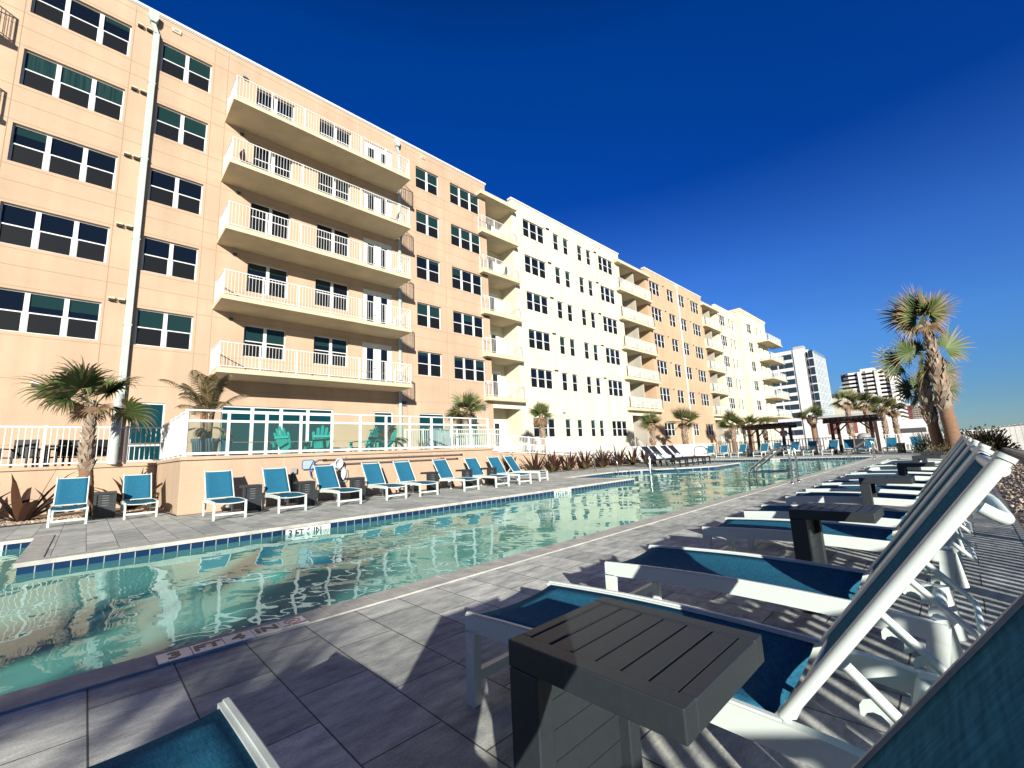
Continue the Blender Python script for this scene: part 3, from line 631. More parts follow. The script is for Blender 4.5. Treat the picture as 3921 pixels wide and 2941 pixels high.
# fence with glass panels on the terrace edge
t = thing('glass_railing', 'white framed glass railing along the front of the terrace', 'railing', (1.58, 12.42, 1.29))
for k in range(12):
    s = MB(); x = k * .838; s.box(x - .03, x + .03, -.03, .03, 0, 1.06); s.box(x - .05, x + .05, -.05, .05, 0, .012); s.build('post', 'white', t)
s = MB(); L = 11 * .838; s.box(-.03, L + .03, -.03, .03, 1.06, 1.10)
for k in range(11):
    a = k * .838 + .03; b = (k + 1) * .838 - .03; s.box(a, b, -.022, .022, .80, .86); s.box(a, b, -.022, .022, .035, .095)
s.build('rail', 'white', t, bevel=.004)
for k in range(11):
    a = k * .838 + .05; b = (k + 1) * .838 - .05; s = MB(); s.box(a, b, -.004, .004, .096, .80); s.build('glass_panel', 'clearpanel', t)
def picket_fence(name, lab, pts, h, sp=.115, post=.82, pk=.018, group=None, mats='white', cat='fence'):
    """pts: (x,y,z) base points"""
    t = thing(name, lab, cat, pts[0], 0, group); o = Vector(pts[0])
    pm = MB(); rm = MB(); np_tot = 0
    for i in range(len(pts) - 1):
        a = Vector(pts[i]) - o; b = Vector(pts[i + 1]) - o; L = (b - a).length; d = (b - a) / L
        rm.bar(a + Vector((0, 0, h)), b + Vector((0, 0, h)), .045, .045); rm.bar(a + Vector((0, 0, .08)), b + Vector((0, 0, .08)), .035, .035)
        n_ = int(L / sp)
        for k in range(n_):
            p = a + d * ((k + .5) * L / n_); pm.box(p.x - pk / 2, p.x + pk / 2, p.y - pk / 2, p.y + pk / 2, p.z + .08, p.z + h - .02)
        m_ = max(1, round(L / post))
        for k in range(m_ + 1):
            if k == m_ and i < len(pts) - 2: continue
            p = a + d * (k * L / m_); s = MB(); s.box(p.x - .028, p.x + .028, p.y - .028, p.y + .028, p.z, p.z + h + .03); s.box(p.x - .035, p.x + .035, p.y - .035, p.y + .035, p.z + h + .031, p.z + h + .045)
            if np_tot < 90: s.build('post', mats, t)
            np_tot += 1
    rm.build('rail', mats, t); pm.build('picket', mats, t); return t
picket_fence('terrace_fence', 'white picket fence on the left wall behind the first palm', [(-10, 17.1, 1.25), (1.62, 17.1, 1.25)], 1.06, .116)
picket_fence('terrace_fence', 'white picket fence along the side of the terrace, seen end on', [(1.6, 16.95, 1.29), (1.6, 12.5, 1.29)], 1.06, .09)
picket_fence('terrace_fence', 'white picket fence across the terrace behind the turquoise chairs', [(9.6, 16.4, 1.12), (14.6, 15.75, 1.12)], 1.12, .1)
picket_fence('terrace_fence', 'pale green tinted inner fence at the right end of the terrace', [(9.4, 14.2, 1.12), (10.8, 14.9, 1.12)], 1.0, .07, mats='net')
# ramp wall
t = thing('ramp_wall', 'low peach wall sloping down behind the burgundy plants', 'wall', (0, 0, 0))
zc = lambda x: max(.12, 1.10 - .0725 * (x - 13.8))
s = MB(); xs = [10.92, 13.8, 27.4]
s.prism([(10.92, 0), (27.4, 0), (27.4, zc(27.4)), (13.8, 1.08), (10.92, 1.08)], 'y', 15.62, 15.85); s.build('wall', 'peach', t)
s = MB(); s.prism([(10.92, 1.085), (13.8, 1.085), (27.4, zc(27.4) + .005), (27.4, zc(27.4) + .075), (13.8, 1.155), (10.92, 1.155)], 'y', 15.6, 15.87); s.build('wall_cap', 'peach', t)
picket_fence('ramp_fence', 'white picket fence on the sloping ramp wall', [(10.95, 15.73, 1.155), (13.8, 15.73, 1.155), (27.3, 15.73, zc(27.3) + .075)], .87, .11, 1.35)
picket_fence('ramp_fence', 'white picket handrail fence on the far side of the ramp', [(15.5, 17.4, .75), (27.3, 17.4, .1)], .9, .12, 1.35)
s = MB(); s.box(17.8, 26.6, 17.46, 17.6, 0, .98); o = s.build('ramp_kerb', 'peach'); tag(o, 'peach kerb wall seen through the ramp fence', 'wall')
picket_fence('deck_fence', 'dense white picket fence behind the black loungers', [(27.3, 15.95, 0), (39.6, 15.95, 0)], 1.12, .075, 1.6, pk=.04)
picket_fence('deck_fence', 'white picket fence closing the far end of the pool deck', [(39.6, 15.9, 0), (39.6, -1.6, 0)], 1.12, .19, 1.9, pk=.055)
# ocean-side fence
t = picket_fence('ocean_fence', 'white picket fence along the ocean side behind the near loungers', [(-14, -2.15, -.1), (33, -2.15, -.1), (57, -1.5, -.1)], 1.36, .121, 2.4, pk=.044)
# the low kerb in front of it
s = MB(); s.bar((-14, -1.95, -.05), (60, -1.3, -.05), .18, .34); o = s.build('kerb_wall', 'hgrey'); tag(o, 'low grey kerb wall at the foot of the ocean side fence', 'wall')
# white pipe post standing at the left fence
s = MB(); s.lathe([(.11, 0), (.11, 2.0), (.0, 2.0)], 20); o = s.build('pipe_post', 'zinc'); o.location = (.52, 16.85, 1.26); tag(o, 'thick white pipe rising by the left terrace fence below the downspout', 'pipe')

# ------------------------------------------------------------------ sun loungers
GL = 'teal sling sun loungers around the pool'
def make_lounger(label, loc, rz=0.0, frame='alu', sling='sling', wrap=False, group=GL, cat='sun lounger', name='sun_lounger', hw=.285, back=None, flip=False):
    t = thing(name, label, cat, loc, rz, group)
    def arch(y): return .345 + .018 * math.sin(math.pi * max(0, min(1, (1.57 - y) / 1.17)))
    f = MB(); N = 14; ys = [1.57 - (1.57 - .40) * i / N for i in range(N + 1)] + [.30, .20, .14]
    for sx in (-1, 1):
        xo, xi = sx * hw, sx * (hw - .032)
        prof = []
        for y in ys:
            zt = arch(y) if y > .39 else .35 - (.40 - y) * .12
            hgt = .066 if y > .39 else .066
            prof.append((y, zt, zt - hgt))
        for i in range(len(prof) - 1):
            y0, a0, b0 = prof[i]; y1, a1, b1 = prof[i + 1]
            f.raw([(xo, y0, a0), (xi, y0, a0), (xi, y0, b0), (xo, y0, b0), (xo, y1, a1), (xi, y1, a1), (xi, y1, b1), (xo, y1, b1)],
                  [(0, 1, 5, 4), (1, 2, 6, 5), (2, 3, 7, 6), (3, 0, 4, 7)] + ([(0, 3, 2, 1)] if i == 0 else []) + ([(4, 5, 6, 7)] if i == len(prof) - 2 else []))
        # raised sling track on top of the rail
        for i in range(N):
            y0, a0, _b = prof[i]; y1, a1, _b = prof[i + 1]; x0, x1 = sx * (hw - .006), sx * (hw - .020)
            f.raw([(x0, y0, a0), (x1, y0, a0), (x1, y0, a0 + .006), (x0, y0, a0 + .006), (x0, y1, a1), (x1, y1, a1), (x1, y1, a1 + .006), (x0, y1, a1 + .006)], [(1, 2, 6, 5), (2, 3, 7, 6), (3, 0, 4, 7), (0, 3, 2, 1)])
    f.tube([(-hw + .03, 1.545, .315), (-hw * .5, 1.54, .302), (0, 1.54, .297), (hw * .5, 1.54, .302), (hw - .03, 1.545, .315)], .011, 8)
    f.tube([(-hw + .02, .165, .30), (hw - .02, .165, .30)], .026, 12)
    o = f.build('frame', frame, t)
    for sx in (-1, 1):
        l = MB(); a, b = sx * hw, sx * (hw - .036); l.prism([(1.572, 0), (1.572, .285), (1.512, .285), (1.527, 0)], 'x', min(a, b), max(a, b)); l.build('leg', frame, t)
        l = MB(); l.prism([(.13, .31), (.20, .31), (.235, .0), (.185, .0)], 'x', min(a, b) + .002, max(a, b) - .002)
        l.tube([(sx * (hw - .05), .155, .33), (sx * (hw - .05), .125, .12)], .027, 12); l.build('leg', frame, t)
    l = MB(); l.box(-hw + .036, hw - .036, 1.53, 1.56, .085, .125); l.build('crossbar', frame, t)
    # seat sling
    s = MB(); nx = 8; vs_ = []; ysl = [1.545 - (1.545 - .43) * i / 16 for i in range(17)]
    for y in ysl:
        for i in range(nx + 1):
            u = -1 + 2 * i / nx; vs_.append((u * (hw - .03), y, arch(y) - .008 - .022 * (1 - u * u)))
    s.raw(vs_, [(r * (nx + 1) + i, r * (nx + 1) + i + 1, (r + 1) * (nx + 1) + i + 1, (r + 1) * (nx + 1) + i) for r in range(16) for i in range(nx)], True)
    s.build('seat_sling', sling, t, solid=.005)
    # back: from pivot P to top T
    P = Vector((0, .405, .352)); T = Vector((0, -.04, .95)); d = (T - P).normalized(); nrm = Vector((0, d.z, -d.y))   # front side normal (towards foot / up)
    bf = MB(); hx = hw - .028
    for sx in (-1, 1):
        if wrap and sx > 0: continue
        q0 = P - nrm * .006 + Vector((sx * hx, 0, 0)); q1 = T - nrm * .006 + Vector((sx * hx, 0, 0))
        bf.tube([q0, q0 + d * .02, q1], .0145, 16); bf.tube([q1, q1 + d * .010], .0165, 16)
    if wrap: bf.tube([P + Vector((.205, 0, 0)) - nrm * .032, T + Vector((.205, 0, 0)) - nrm * .032], .018, 12)
    hr_ = .205 if wrap else hx; bf.tube([T - d * .02 - nrm * .012 + Vector((-hx, 0, 0)), T - d * .02 - nrm * .012 + Vector((hr_, 0, 0))], .014, 10); bf.tube([P + d * .02 - nrm * .014 + Vector((-hx, 0, 0)), P + d * .02 - nrm * .014 + Vector((hx, 0, 0))], .012, 8)
    bf.build('back_frame', frame, t)
    s = MB(); vs_ = []; L = (T - P).length; wx = hx - .012; rows = 14
    for r in range(rows + 1):
        q = P + d * (.03 + (L - .035) * r / rows)
        for i in range(nx + 1):
            u = -1 + 2 * i / nx; off = -.004 - .022 * (1 - u * u) * (.35 + .65 * math.sin(math.pi * (.15 + .85 * r / rows)))
            if wrap: off = .007 - .006 * (1 - u * u)
            xx = u * wx if not wrap else (-wx + (u + 1) / 2 * (wx + .238))
            p = q + nrm * off; vs_.append((xx, p.y, p.z))
    s.raw(vs_, [(r * (nx + 1) + i, r * (nx + 1) + i + 1, (r + 1) * (nx + 1) + i + 1, (r + 1) * (nx + 1) + i) for r in range(rows) for i in range(nx)], True)
    so_ = s.build('back_sling', sling, t, solid=.006)
    if wrap:
        e = MB(); a = P + d * .03 + nrm * .007; b = T - d * .005 + nrm * .007; xx = .2385
        e.bar((xx, a.y, a.z), (xx, b.y, b.z), .004, .010); e.build('piping', 'coping', so_)
    # U shaped prop bar with hook plates, and a curved grab loop behind the head end
    u_ = MB(); h2 = hx - .012; a = P + d * .20 - nrm * .03; c0 = Vector((0, .055, .275))
    pts = [(-h2, a.y, a.z), (-h2, c0.y + .02, c0.z + .026), (-h2 + .004, c0.y + .006, c0.z + .008), (-h2 + .03, c0.y, c0.z), (h2 - .03, c0.y, c0.z), (h2 - .004, c0.y + .006, c0.z + .008), (h2, c0.y + .02, c0.z + .026), (h2, a.y, a.z)]
    u_.tube(pts, .0115, 12); u_.build('prop_bar', frame, t)
    vd = (c0 - a).normalized(); vn = Vector((0, vd.z, -vd.y))
    if vn.z > 0: vn = -vn
    for sx in (-1, 1):
        k_ = MB(); x0 = sx * (h2 + .002); x1 = sx * (h2 + .005); Lp = (c0 - a).length
        for q0_ in (.22, .52):
            o_ = a + vd * (Lp * q0_) + vn * .006; prof = [(0, 0), (-.008, .018), (-.004, .034), (.010, .048), (.016, .045), (.013, .034), (.017, .022), (.028, .014), (.044, .013), (.053, .021), (.058, .034), (.065, .034), (.070, .018), (.068, 0)]
            k_.prism([((o_ + vd * u + vn * w_).y, (o_ + vd * u + vn * w_).z) for u, w_ in prof], 'x', min(x0, x1), max(x0, x1))
        k_.build('hook_plate', frame, t)
    tp = P + d * (L * .86) - nrm * .03; g_ = MB(); bw_ = hx - .05
    if not wrap:
        g_.tube([tp + Vector((-bw_, 0, 0)), tp - nrm * .018 + Vector((-bw_, 0, 0)), tp - nrm * .036 + Vector((-bw_ + .02, 0, 0)), tp - nrm * .042 + Vector((-bw_ + .05, 0, 0)), tp - nrm * .042 + Vector((bw_ - .05, 0, 0)), tp - nrm * .036 + Vector((bw_ - .02, 0, 0)), tp - nrm * .018 + Vector((bw_, 0, 0)), tp + Vector((bw_, 0, 0))], .013, 12)
        g_.build('grab_bar', frame, t)
    lb = MB(); lb.box(-hw - .0008, -hw + .001, 1.525, 1.56, .20, .25); lb.build('care_label', 'paper', t)
    return t
N1 = ['nearest', 'second', 'third', 'fourth', 'fifth', 'sixth', 'seventh', 'eighth', 'ninth', 'tenth', 'eleventh', 'twelfth', 'thirteenth', 'fourteenth']
L0 = make_lounger('teal lounger the camera leans over, foot at bottom left, dark back at bottom right', (0.065, 0, 0), wrap=True)
L1 = make_lounger('first full white framed lounger at the right, its raised back largest in the picture', (1.515, 0, 0), rad(1.3))
near_x = [2.515, 3.905, 4.87, 6.31, 7.29, 8.28, 9.75, 10.75, 12.45, 13.3, 15.3, 16.3]
for i, x in enumerate(near_x):
    dup(L1, f'teal lounger in the near poolside row, {N1[i + 1]} full one from the camera', (x + .03, 0, 0), rad(1.2 + .8 * math.sin(i * 2.3)))
far_x = [(2.155, 'teal lounger by the peach wall corner, left of the electric box'), (3.31, 'teal lounger at the peach wall just right of the electric box'),
         (4.50, 'white framed teal lounger below the life ring and skimmer net'), (5.80, 'teal lounger right of the life ring, left one of a close pair'),
         (6.78, 'teal lounger right of the life ring, right one of a close pair'), (8.15, 'white framed teal lounger under the hanging bottle at the wall'),
         (9.42, 'white framed teal lounger second from the right end of the wall row'), (10.45, 'teal lounger at the right end of the wall row beside the plants')]
for (x, lab) in far_x: dup(L1, lab, (x, 11.78, 0), rad(180 + random.uniform(-3, 3)))
dup(L1, 'teal lounger at the far left standing in front of the palm trunk', (-.19, 14.28, 0), rad(180)); dup(L1, 'teal lounger left of the peach wall corner beside the dark table', (.93, 14.27, 0), rad(180))
dup(L1, 'white framed lounger half hidden behind the last one of the wall row', (11.6, 12.2, 0), rad(190))
end_y = [13.9, 12.87, 11.5, 10.03, 9.2, 8.1, 7.1, 5.9, 5.13, 4.03, 3.0, 1.9]
hint = ['leftmost, beside the pool handrail', 'second from the left', 'just left of the left pergola', 'left one of two under the left pergola', 'right one of two under the left pergola', 'just right of the left pergola',
        'between the two pergolas', 'just left of the right pergola', 'left one under the right pergola', 'right one under the right pergola', 'right of the right pergola', 'rightmost, left of the twin palm']
for y, h_ in zip(end_y, hint): dup(L1, 'distant teal lounger at the pool end, ' + h_, (35.45, y, 0), rad(90 + random.uniform(-8, 8)))
B0 = make_lounger('black mesh lounger with a rolled towel, front one of four beside the pool', (21.1, 11.35, 0), rad(180), frame='black', sling='black', group='black loungers with towels', hw=.3)
blk = [B0]
for x, q in ((21.95, 'second'), (23.2, 'third'), (24.1, 'rearmost')):
    blk.append(dup(B0, f'black mesh lounger with a rolled towel, {q} of four beside the pool', (x, 11.35, 0), rad(180)))
for b, q in zip(blk, ('front', 'second', 'third', 'rearmost')):
    b.scale = (1.1, 1.28, 1.15); b.location.y += .35
    s = MB(); s.tube([(-.22, 0, .10), (.22, 0, .10)], [.10, .10], 12); s.tube([(-.02, .02, .15), (.10, .05, .24)], [.06, .03], 8); s.tube([(-.02, .02, .15), (-.14, .05, .24)], [.06, .03], 8)
    o = s.build('rolled_towel', 'towel'); o.location = (b.location.x, b.location.y - .80, .395); tag(o, f'white towel rolled on the {q} black lounger', 'towel', 'rolled towels')

# ------------------------------------------------------------------ side tables
GT = 'dark side tables between the loungers'
def make_table(label, loc, rz=0.0):
    t = thing('side_table', label, 'side table', loc, rz, GT); W, Lh, Hh = .372, .41, .59
    f = MB(); th = .055
    f.box(0, .042, 0, Lh, Hh - th, Hh); f.box(W - .042, W, 0, Lh, Hh - th, Hh); f.box(.0425, W - .0425, 0, .03, Hh - th, Hh - .001); f.box(.0425, W - .0425, Lh - .03, Lh, Hh - th, Hh - .001)
    f.build('top_frame', 'dark', t, bevel=.003)
    s = MB(); n_ = 6; span = Lh - .06; sw = span / n_
    for k in range(n_): s.box(.043, W - .043, .03 + k * sw + .004, .03 + (k + 1) * sw - .004, Hh - .02, Hh - .002)
    s.build('slat', 'dark', t, bevel=.0015)
    for x in (0, W - .048):
        l = MB(); l.box(x, x + .048, Lh - .085, Lh - .001, 0, Hh - th - .001); l.build('leg', 'dark', t, bevel=.003)
    p = MB(); zz = [.02 + i * .062 for i in range(9)]
    for a in zz: p.box(.0485, W - .0485, Lh - .055, Lh - .03, a + .001, a + .061)
    p.build('side_panel', 'dark', t)
    q = MB()
    for i in range(2, 7): q.box(.13, .235, Lh - .032, Lh - .0285, .19 + i * .052, .196 + i * .052)
    q.build('panel_slot', 'grey', t)
    b = MB(); b.tube([(W + .0005, Lh - .04, .16), (W + .004, Lh - .04, .16)], .006, 8); b.build('bolt', 'steel', t)
    return t
T1 = make_table('large charcoal slatted side table in the foreground at the bottom centre', (.708, .367, 0), rad(-.5))
for x, lab in ((3.10, 'charcoal C shaped side table in the near row, second from the camera'), (5.73, 'charcoal C shaped side table in the near row, third from the camera'),
               (8.78, 'charcoal C shaped side table in the near row, fourth from the camera'), (11.75, 'charcoal C shaped side table in the near row, fifth from the camera'), (14.4, 'charcoal C shaped side table in the near row, farthest')):
    dup(T1, lab, (x, .39 if x < 6 else .33, 0))
for x, y, lab in ((.545, 13.95, 'dark side table panel between the two leftmost loungers'), (2.915, 11.65, 'dark side table beside the first lounger at the peach wall'), (4.02, 11.45, 'dark side table left of the lounger below the life ring'),
                  (5.27, 11.45, 'dark side table right of the lounger below the life ring'), (7.62, 11.5, 'dark side table below the hanging bottle'), (8.93, 11.5, 'dark side table third from the right end at the wall'), (9.98, 11.5, 'dark side table nearest the right end of the wall row')):
    dup(T1, lab, (x, y, 0), rad(180))
for y, lab in ((10.6, 'distant dark side table left of the left pergola'), (8.65, 'distant dark side table right of the left pergola'), (6.65, 'distant dark side table between the pergolas'), (2.35, 'distant dark side table right of the right pergola')):
    dup(T1, lab, (34.7, y, 0), rad(90))

# ------------------------------------------------------------------ pool rails and ladders
def ladder(label, loc):
    t = thing('pool_ladder', label, 'pool ladder', loc, 0, 'stainless pool ladders')
    for x in (0, .56):
        s = MB(); s.tube([(x, 0, 0), (x, -.02, .55), (x, -.015, .78), (x, .04, .875), (x, .13, .895), (x, .26, .83), (x, .74, .45), (x, .86, .36), (x, .93, .26), (x, .95, .1), (x, .95, -1.0)], .024, 12); s.build('rail', 'steel', t)
        s = MB(); s.lathe([(.055, .009), (.055, .02), (.03, .045)], 16, x, 0); s.build('base_plate', 'steel', t)
    s = MB(); s.tube([(.0, -.02, .28), (.0, .92, .26)], .018, 10); s.tube([(.56, -.02, .28), (.56, .92, .26)], .018, 10); s.tube([(0, .94, .26), (.56, .94, .26)], .018, 10); s.build('cross_rail', 'steel', t)
    s = MB()
    for z in (-.35, -.65, -.95): s.box(.03, .53, .9, 1.0, z - .02, z)
    s.build('step', 'white', t); return t
Ld = ladder('stainless pool ladder in the middle of the near edge', (12.08, 2.95, 0)); dup(Ld, 'stainless pool ladder at the far end of the near edge', (26.3, 2.98, 0))
def hand_rail(label, pts):
    t = thing('pool_handrail', label, 'handrail', pts[0], 0, 'stainless step handrails'); o = Vector(pts[0])
    s = MB(); s.tube([Vector(p) - o for p in pts], .025, 12); s.build('rail', 'steel', t)
    s = MB(); s.lathe([(.06, .012), (.06, .024), (.03, .05)], 16); s.build('base_plate', 'steel', t)
hand_rail('stainless handrail at the steps left of the black loungers', [(17, 12.05, 0), (17, 12.05, .75), (17, 11.98, .86), (17, 11.85, .90), (17, 11.55, .90), (17, 10.95, .56), (17, 10.86, .48), (17, 10.84, .35), (17, 10.84, -.9)])
hand_rail('stainless handrail standing in the water below the black loungers', [(16.6, 9.05, -.8), (16.6, 9.05, .62), (16.65, 9.05, .73), (16.8, 9.05, .77), (17.3, 9.05, .77), (19.2, 9.15, -.05), (19.6, 9.15, -.2)])
hand_rail('stainless handrail behind the black loungers at the far steps', [(28, 12.05, 0), (28, 12.05, .75), (28, 11.98, .87), (28, 11.85, .92), (28, 11.5, .92), (28, 10.95, .56), (28, 10.87, .48), (28, 10.86, .35), (28, 10.86, -.9)])

# ------------------------------------------------------------------ things on the wall
t = thing('skimmer_net', 'pool skimmer net with a pale square mesh hanging at the left of the wall poles', 'net', (4.25, 12.24, .98))
def rrect(w_, h_, r, n_=5):
    out = []
    for cx, cy, a0 in ((w_ - r, h_ - r, 0), (-w_ + r, h_ - r, 90), (-w_ + r, -h_ + r, 180), (w_ - r, -h_ + r, 270)):
        for k in range(n_ + 1): a = rad(a0 + 90 * k / n_); out.append((cx + r * math.cos(a), cy + r * math.sin(a)))
    return out
rr = rrect(.15, .12, .05)
s = MB(); s.tube([(x, 0, z) for x, z in rr] + [(rr[0][0], 0, rr[0][1])], .012, 8, cap=False); s.tube([(.14, 0, .05), (.26, .0, .12), (.45, 0, .115)], .010, 8); s.tube([(.15, -.02, -.05), (.05, -.03, -.18), (.08, -.03, -.34), (.16, -.03, -.38)], .009, 8); s.tube([(.13, -.02, .1), (.02, -.04, -.1), (.05, -.04, -.3)], .008, 8); s.build('frame', 'navy', t)
s = MB(); s.prism(rr, 'y', -.003, .003); s.build('mesh', 'net', t)
for z, x0, x1, lab in ((1.085, 4.68, 9.35, 'upper dark pool pole lying along the peach wall'), (.955, 4.42, 9.15, 'lower dark pool pole lying along the peach wall')):
    t = thing('pool_pole', lab, 'pole', (x0, 12.25, z), 0, 'pool poles on the wall'); s = MB(); s.tube([(0, 0, 0), (x1 - x0, 0, -.01)], .022, 10); s.build('tube', 'pole', t); s = MB(); s.tube([(x1 - x0, 0, -.01), (x1 - x0 + .08, 0, -.01)], .027, 10); s.tube([(-.05, 0, 0), (.06, 0, 0)], .026, 10); s.build('grip', 'rubber', t)
    s = MB()
    for q in (.6, 2.3, 4.0): s.box(q - .015, q + .015, .0, .05, -.02, .06)
    s.build('hook', 'grey', t)
t = thing('life_ring', 'white life ring with blue bands and coiled rope on the peach wall', 'life ring', (4.98, 12.2, .70)); t.rotation_euler = (rad(90), 0, rad(4))
s = MB(); R_, r_ = .235, .068; nn, mm = 36, 12
s.raw([((R_ + r_ * math.cos(b)) * math.cos(a), (R_ + r_ * math.cos(b)) * math.sin(a), r_ * .8 * math.sin(b)) for a in [2 * math.pi * i / nn for i in range(nn)] for b in [2 * math.pi * j / mm for j in range(mm)]],
      [(i * mm + j, ((i + 1) % nn) * mm + j, ((i + 1) % nn) * mm + (j + 1) % mm, i * mm + (j + 1) % mm) for i in range(nn) for j in range(mm)], True); s.build('ring', 'white', t)
s = MB()
for a in (50, 130, 230, 310):
    c0 = Vector((R_ * math.cos(rad(a)), R_ * math.sin(rad(a)), 0)); tg = Vector((-math.sin(rad(a)), math.cos(rad(a)), 0)); rd = Vector((math.cos(rad(a)), math.sin(rad(a)), 0))
    ring = [c0 + rd * (r_ * 1.04 * math.cos(b)) + Vector((0, 0, r_ * .86 * math.sin(b))) for b in [2 * math.pi * j / 14 for j in range(14)]]
    s.raw([p - tg * .024 for p in ring] + [p + tg * .024 for p in ring], [(j, (j + 1) % 14, 14 + (j + 1) % 14, 14 + j) for j in range(14)], True)
s.build('band', 'navy', t)
s = MB(); random.seed(3)
for q in range(7):
    ph = random.random() * 6; s.tube([(.02 + (.10 + .01 * q) * math.cos(a) * .7, .22 + (.13) * math.sin(a) + .01 * q, .07 + .012 * q + .01 * math.sin(2 * a + ph)) for a in [2 * math.pi * k / 18 for k in range(19)]], .009, 6, cap=False)
s.tube([(.05, .2, .1), (.26, .12, .08), (.31, -.05, .05), (.27, -.2, .04), (.15, -.28, .03)], .008, 6); s.build('rope', 'towel', t)
t = thing('electric_box', 'grey electric outlet box on conduits on the peach wall', 'electric box', (3.90, 12.3, .83))
s = MB(); s.box(-.06, .06, -.07, -.001, -.07, .08); s.box(-.065, .065, -.085, -.071, -.06, .07); s.build('box', 'grey', t, bevel=.008)
s = MB(); s.tube([(-.03, -.03, -.07), (-.03, -.03, -.8)], .012, 8); s.tube([(.03, -.03, -.07), (.03, -.03, -.8)], .012, 8); s.tube([(-.055, -.03, .07), (-.055, -.03, -.8)], .007, 8); s.build('conduit', 'dark', t)
t = thing('hanging_bottle', 'small silver bottle tied with an orange cord to the pool pole', 'bottle', (8.54, 12.19, .80))
s = MB(); s.lathe([(0, -.02), (.035, -.02), (.05, .02), (.052, .08), (.04, .12), (.018, .14), (.018, .165), (0, .166)], 16); s.build('bottle', 'steel', t); s = MB(); s.tube([(0, 0, .15), (.02, -.02, .22), (0, 0, .25), (-.1, .02, .165)], .01, 6); s.tube([(0, 0, .2), (.1, .02, .17)], .01, 6); s.build('cord', 'orange', t)

# ------------------------------------------------------------------ plants
GRN = [(0.042, 0.070, 0.020), (0.056, 0.088, 0.024), (0.030, 0.056, 0.018), (0.070, 0.105, 0.03)]
TAN = [(0.27, 0.19, 0.11), (0.22, 0.14, 0.08), (0.16, 0.10, 0.06)]
def mixc(a, b, t_): return tuple(a[i] * (1 - t_) + b[i] * t_ for i in range(3))
def fan(mb, hub, d, size, rnd, dead=0.0, n_=30, spread=118, droop=.35, tan_tip=.5, roll=0.0):
    d = d.normalized(); up = Vector((0, 0, 1)); sd = d.cross(up)
    if sd.length < .05: sd = Vector((1, 0, 0))
    sd.normalize(); sd = Matrix.Rotation(roll, 3, d) @ sd; nr = sd.cross(d).normalized()
    if nr.z < 0: nr = -nr
    base = rnd.choice(GRN); pal = rnd.choice(TAN)
    for k in range(n_):
        a = rad(-spread + 2 * spread * k / (n_ - 1) + rnd.uniform(-2.5, 2.5)); L = size * (.62 + .38 * math.cos(a * .75)) * rnd.uniform(.88, 1.08)
        fold = .16 * abs(math.sin(a)); dr = (d * math.cos(a) + sd * math.sin(a) + nr * fold).normalized(); wv = dr.cross(nr).normalized(); w0 = size * .072
        pts = []; p = hub.copy(); v = dr.copy(); seg = 6; sag = droop * rnd.uniform(.6, 1.6)
        for s_ in range(seg + 1):
            pts.append(p.copy()); p = p + v * (L / seg); v = (v + Vector((0, 0, -sag * (s_ / seg) ** 1.6))).normalized()
        tip = rnd.random() < tan_tip; deadleaf = rnd.random() < dead
        ws = [.18, .62, 1.0, .92, .62, .34, .04]
        for s_ in range(seg):
            tt = s_ / (seg - 1)
            if deadleaf: cc = mixc(pal, rnd.choice(TAN), .5)
            else:
                cc = mixc(base, (.08, .11, .03), .35 * rnd.random())
                if tip: cc = mixc(cc, pal, min(1, max(0, (tt - .42) * 1.7)))
            mb.col = cc; tw = nr * (w0 * .22 * ((k % 2) * 2 - 1))
            A, B = pts[s_], pts[s_ + 1]; wa_, wb_ = w0 * ws[s_] * .5, w0 * ws[s_ + 1] * .5
            mb.face([A - wv * wa_, A + wv * wa_ + tw * ws[s_], B + wv * wb_ + tw * ws[s_ + 1], B - wv * wb_])
def trunk(parent, pts, rs, boot_from, seed, smooth_part=True):
    rnd = random.Random(seed); P = [Vector(p) for p in pts]
    def at(z):
        for i in range(len(P) - 1):
            if P[i].z <= z <= P[i + 1].z:
                t_ = (z - P[i].z) / (P[i + 1].z - P[i].z); return P[i].lerp(P[i + 1], t_), rs[i] * (1 - t_) + rs[i + 1] * t_
        return P[-1], rs[-1]
    z0, z1 = P[0].z, P[-1].z; s = MB(); nr_ = max(14, int((z1 - z0) / .07)); ptl, rl = [], []
    for i in range(nr_ + 1):
        p, r = at(z0 + (z1 - z0) * i / nr_); ptl.append(p); rl.append(r * (1 + (.05 if i % 2 else -.02)) * rnd.uniform(.97, 1.03))
    s.tube(ptl, rl, 16); s.build('trunk', 'trunk', parent)
    b = MB(); z = boot_from; a = 0.0
    while z < z1 - .02:
        p, r = at(z); a += 2.39996; o_ = Vector((math.cos(a), math.sin(a), 0)); s_ = Vector((-o_.y, o_.x, 0)); hgt = r * rnd.uniform(1.1, 1.8); wd = r * rnd.uniform(.26, .40)
        lean = o_ * r * rnd.uniform(.18, .48); c0 = p + o_ * r * .84; tilt = s_ * r * rnd.uniform(.25, .75) * rnd.choice((-1, 1)); up = Vector((0, 0, hgt)); th = o_ * r * .13
        v = [c0 - s_ * wd * 1.25, c0 + s_ * wd * 1.25, c0 + s_ * wd * .55 + up + lean + tilt, c0 - s_ * wd * .55 + up + lean + tilt]
        b.raw([q for q in v] + [q + th for q in v], [(3, 2, 1, 0), (4, 5, 6, 7), (0, 1, 5, 4), (1, 2, 6, 5), (2, 3, 7, 6), (3, 0, 4, 7)])
        z += r * rnd.uniform(.11, .17)
    b.build('leaf_base', 'boot', parent)
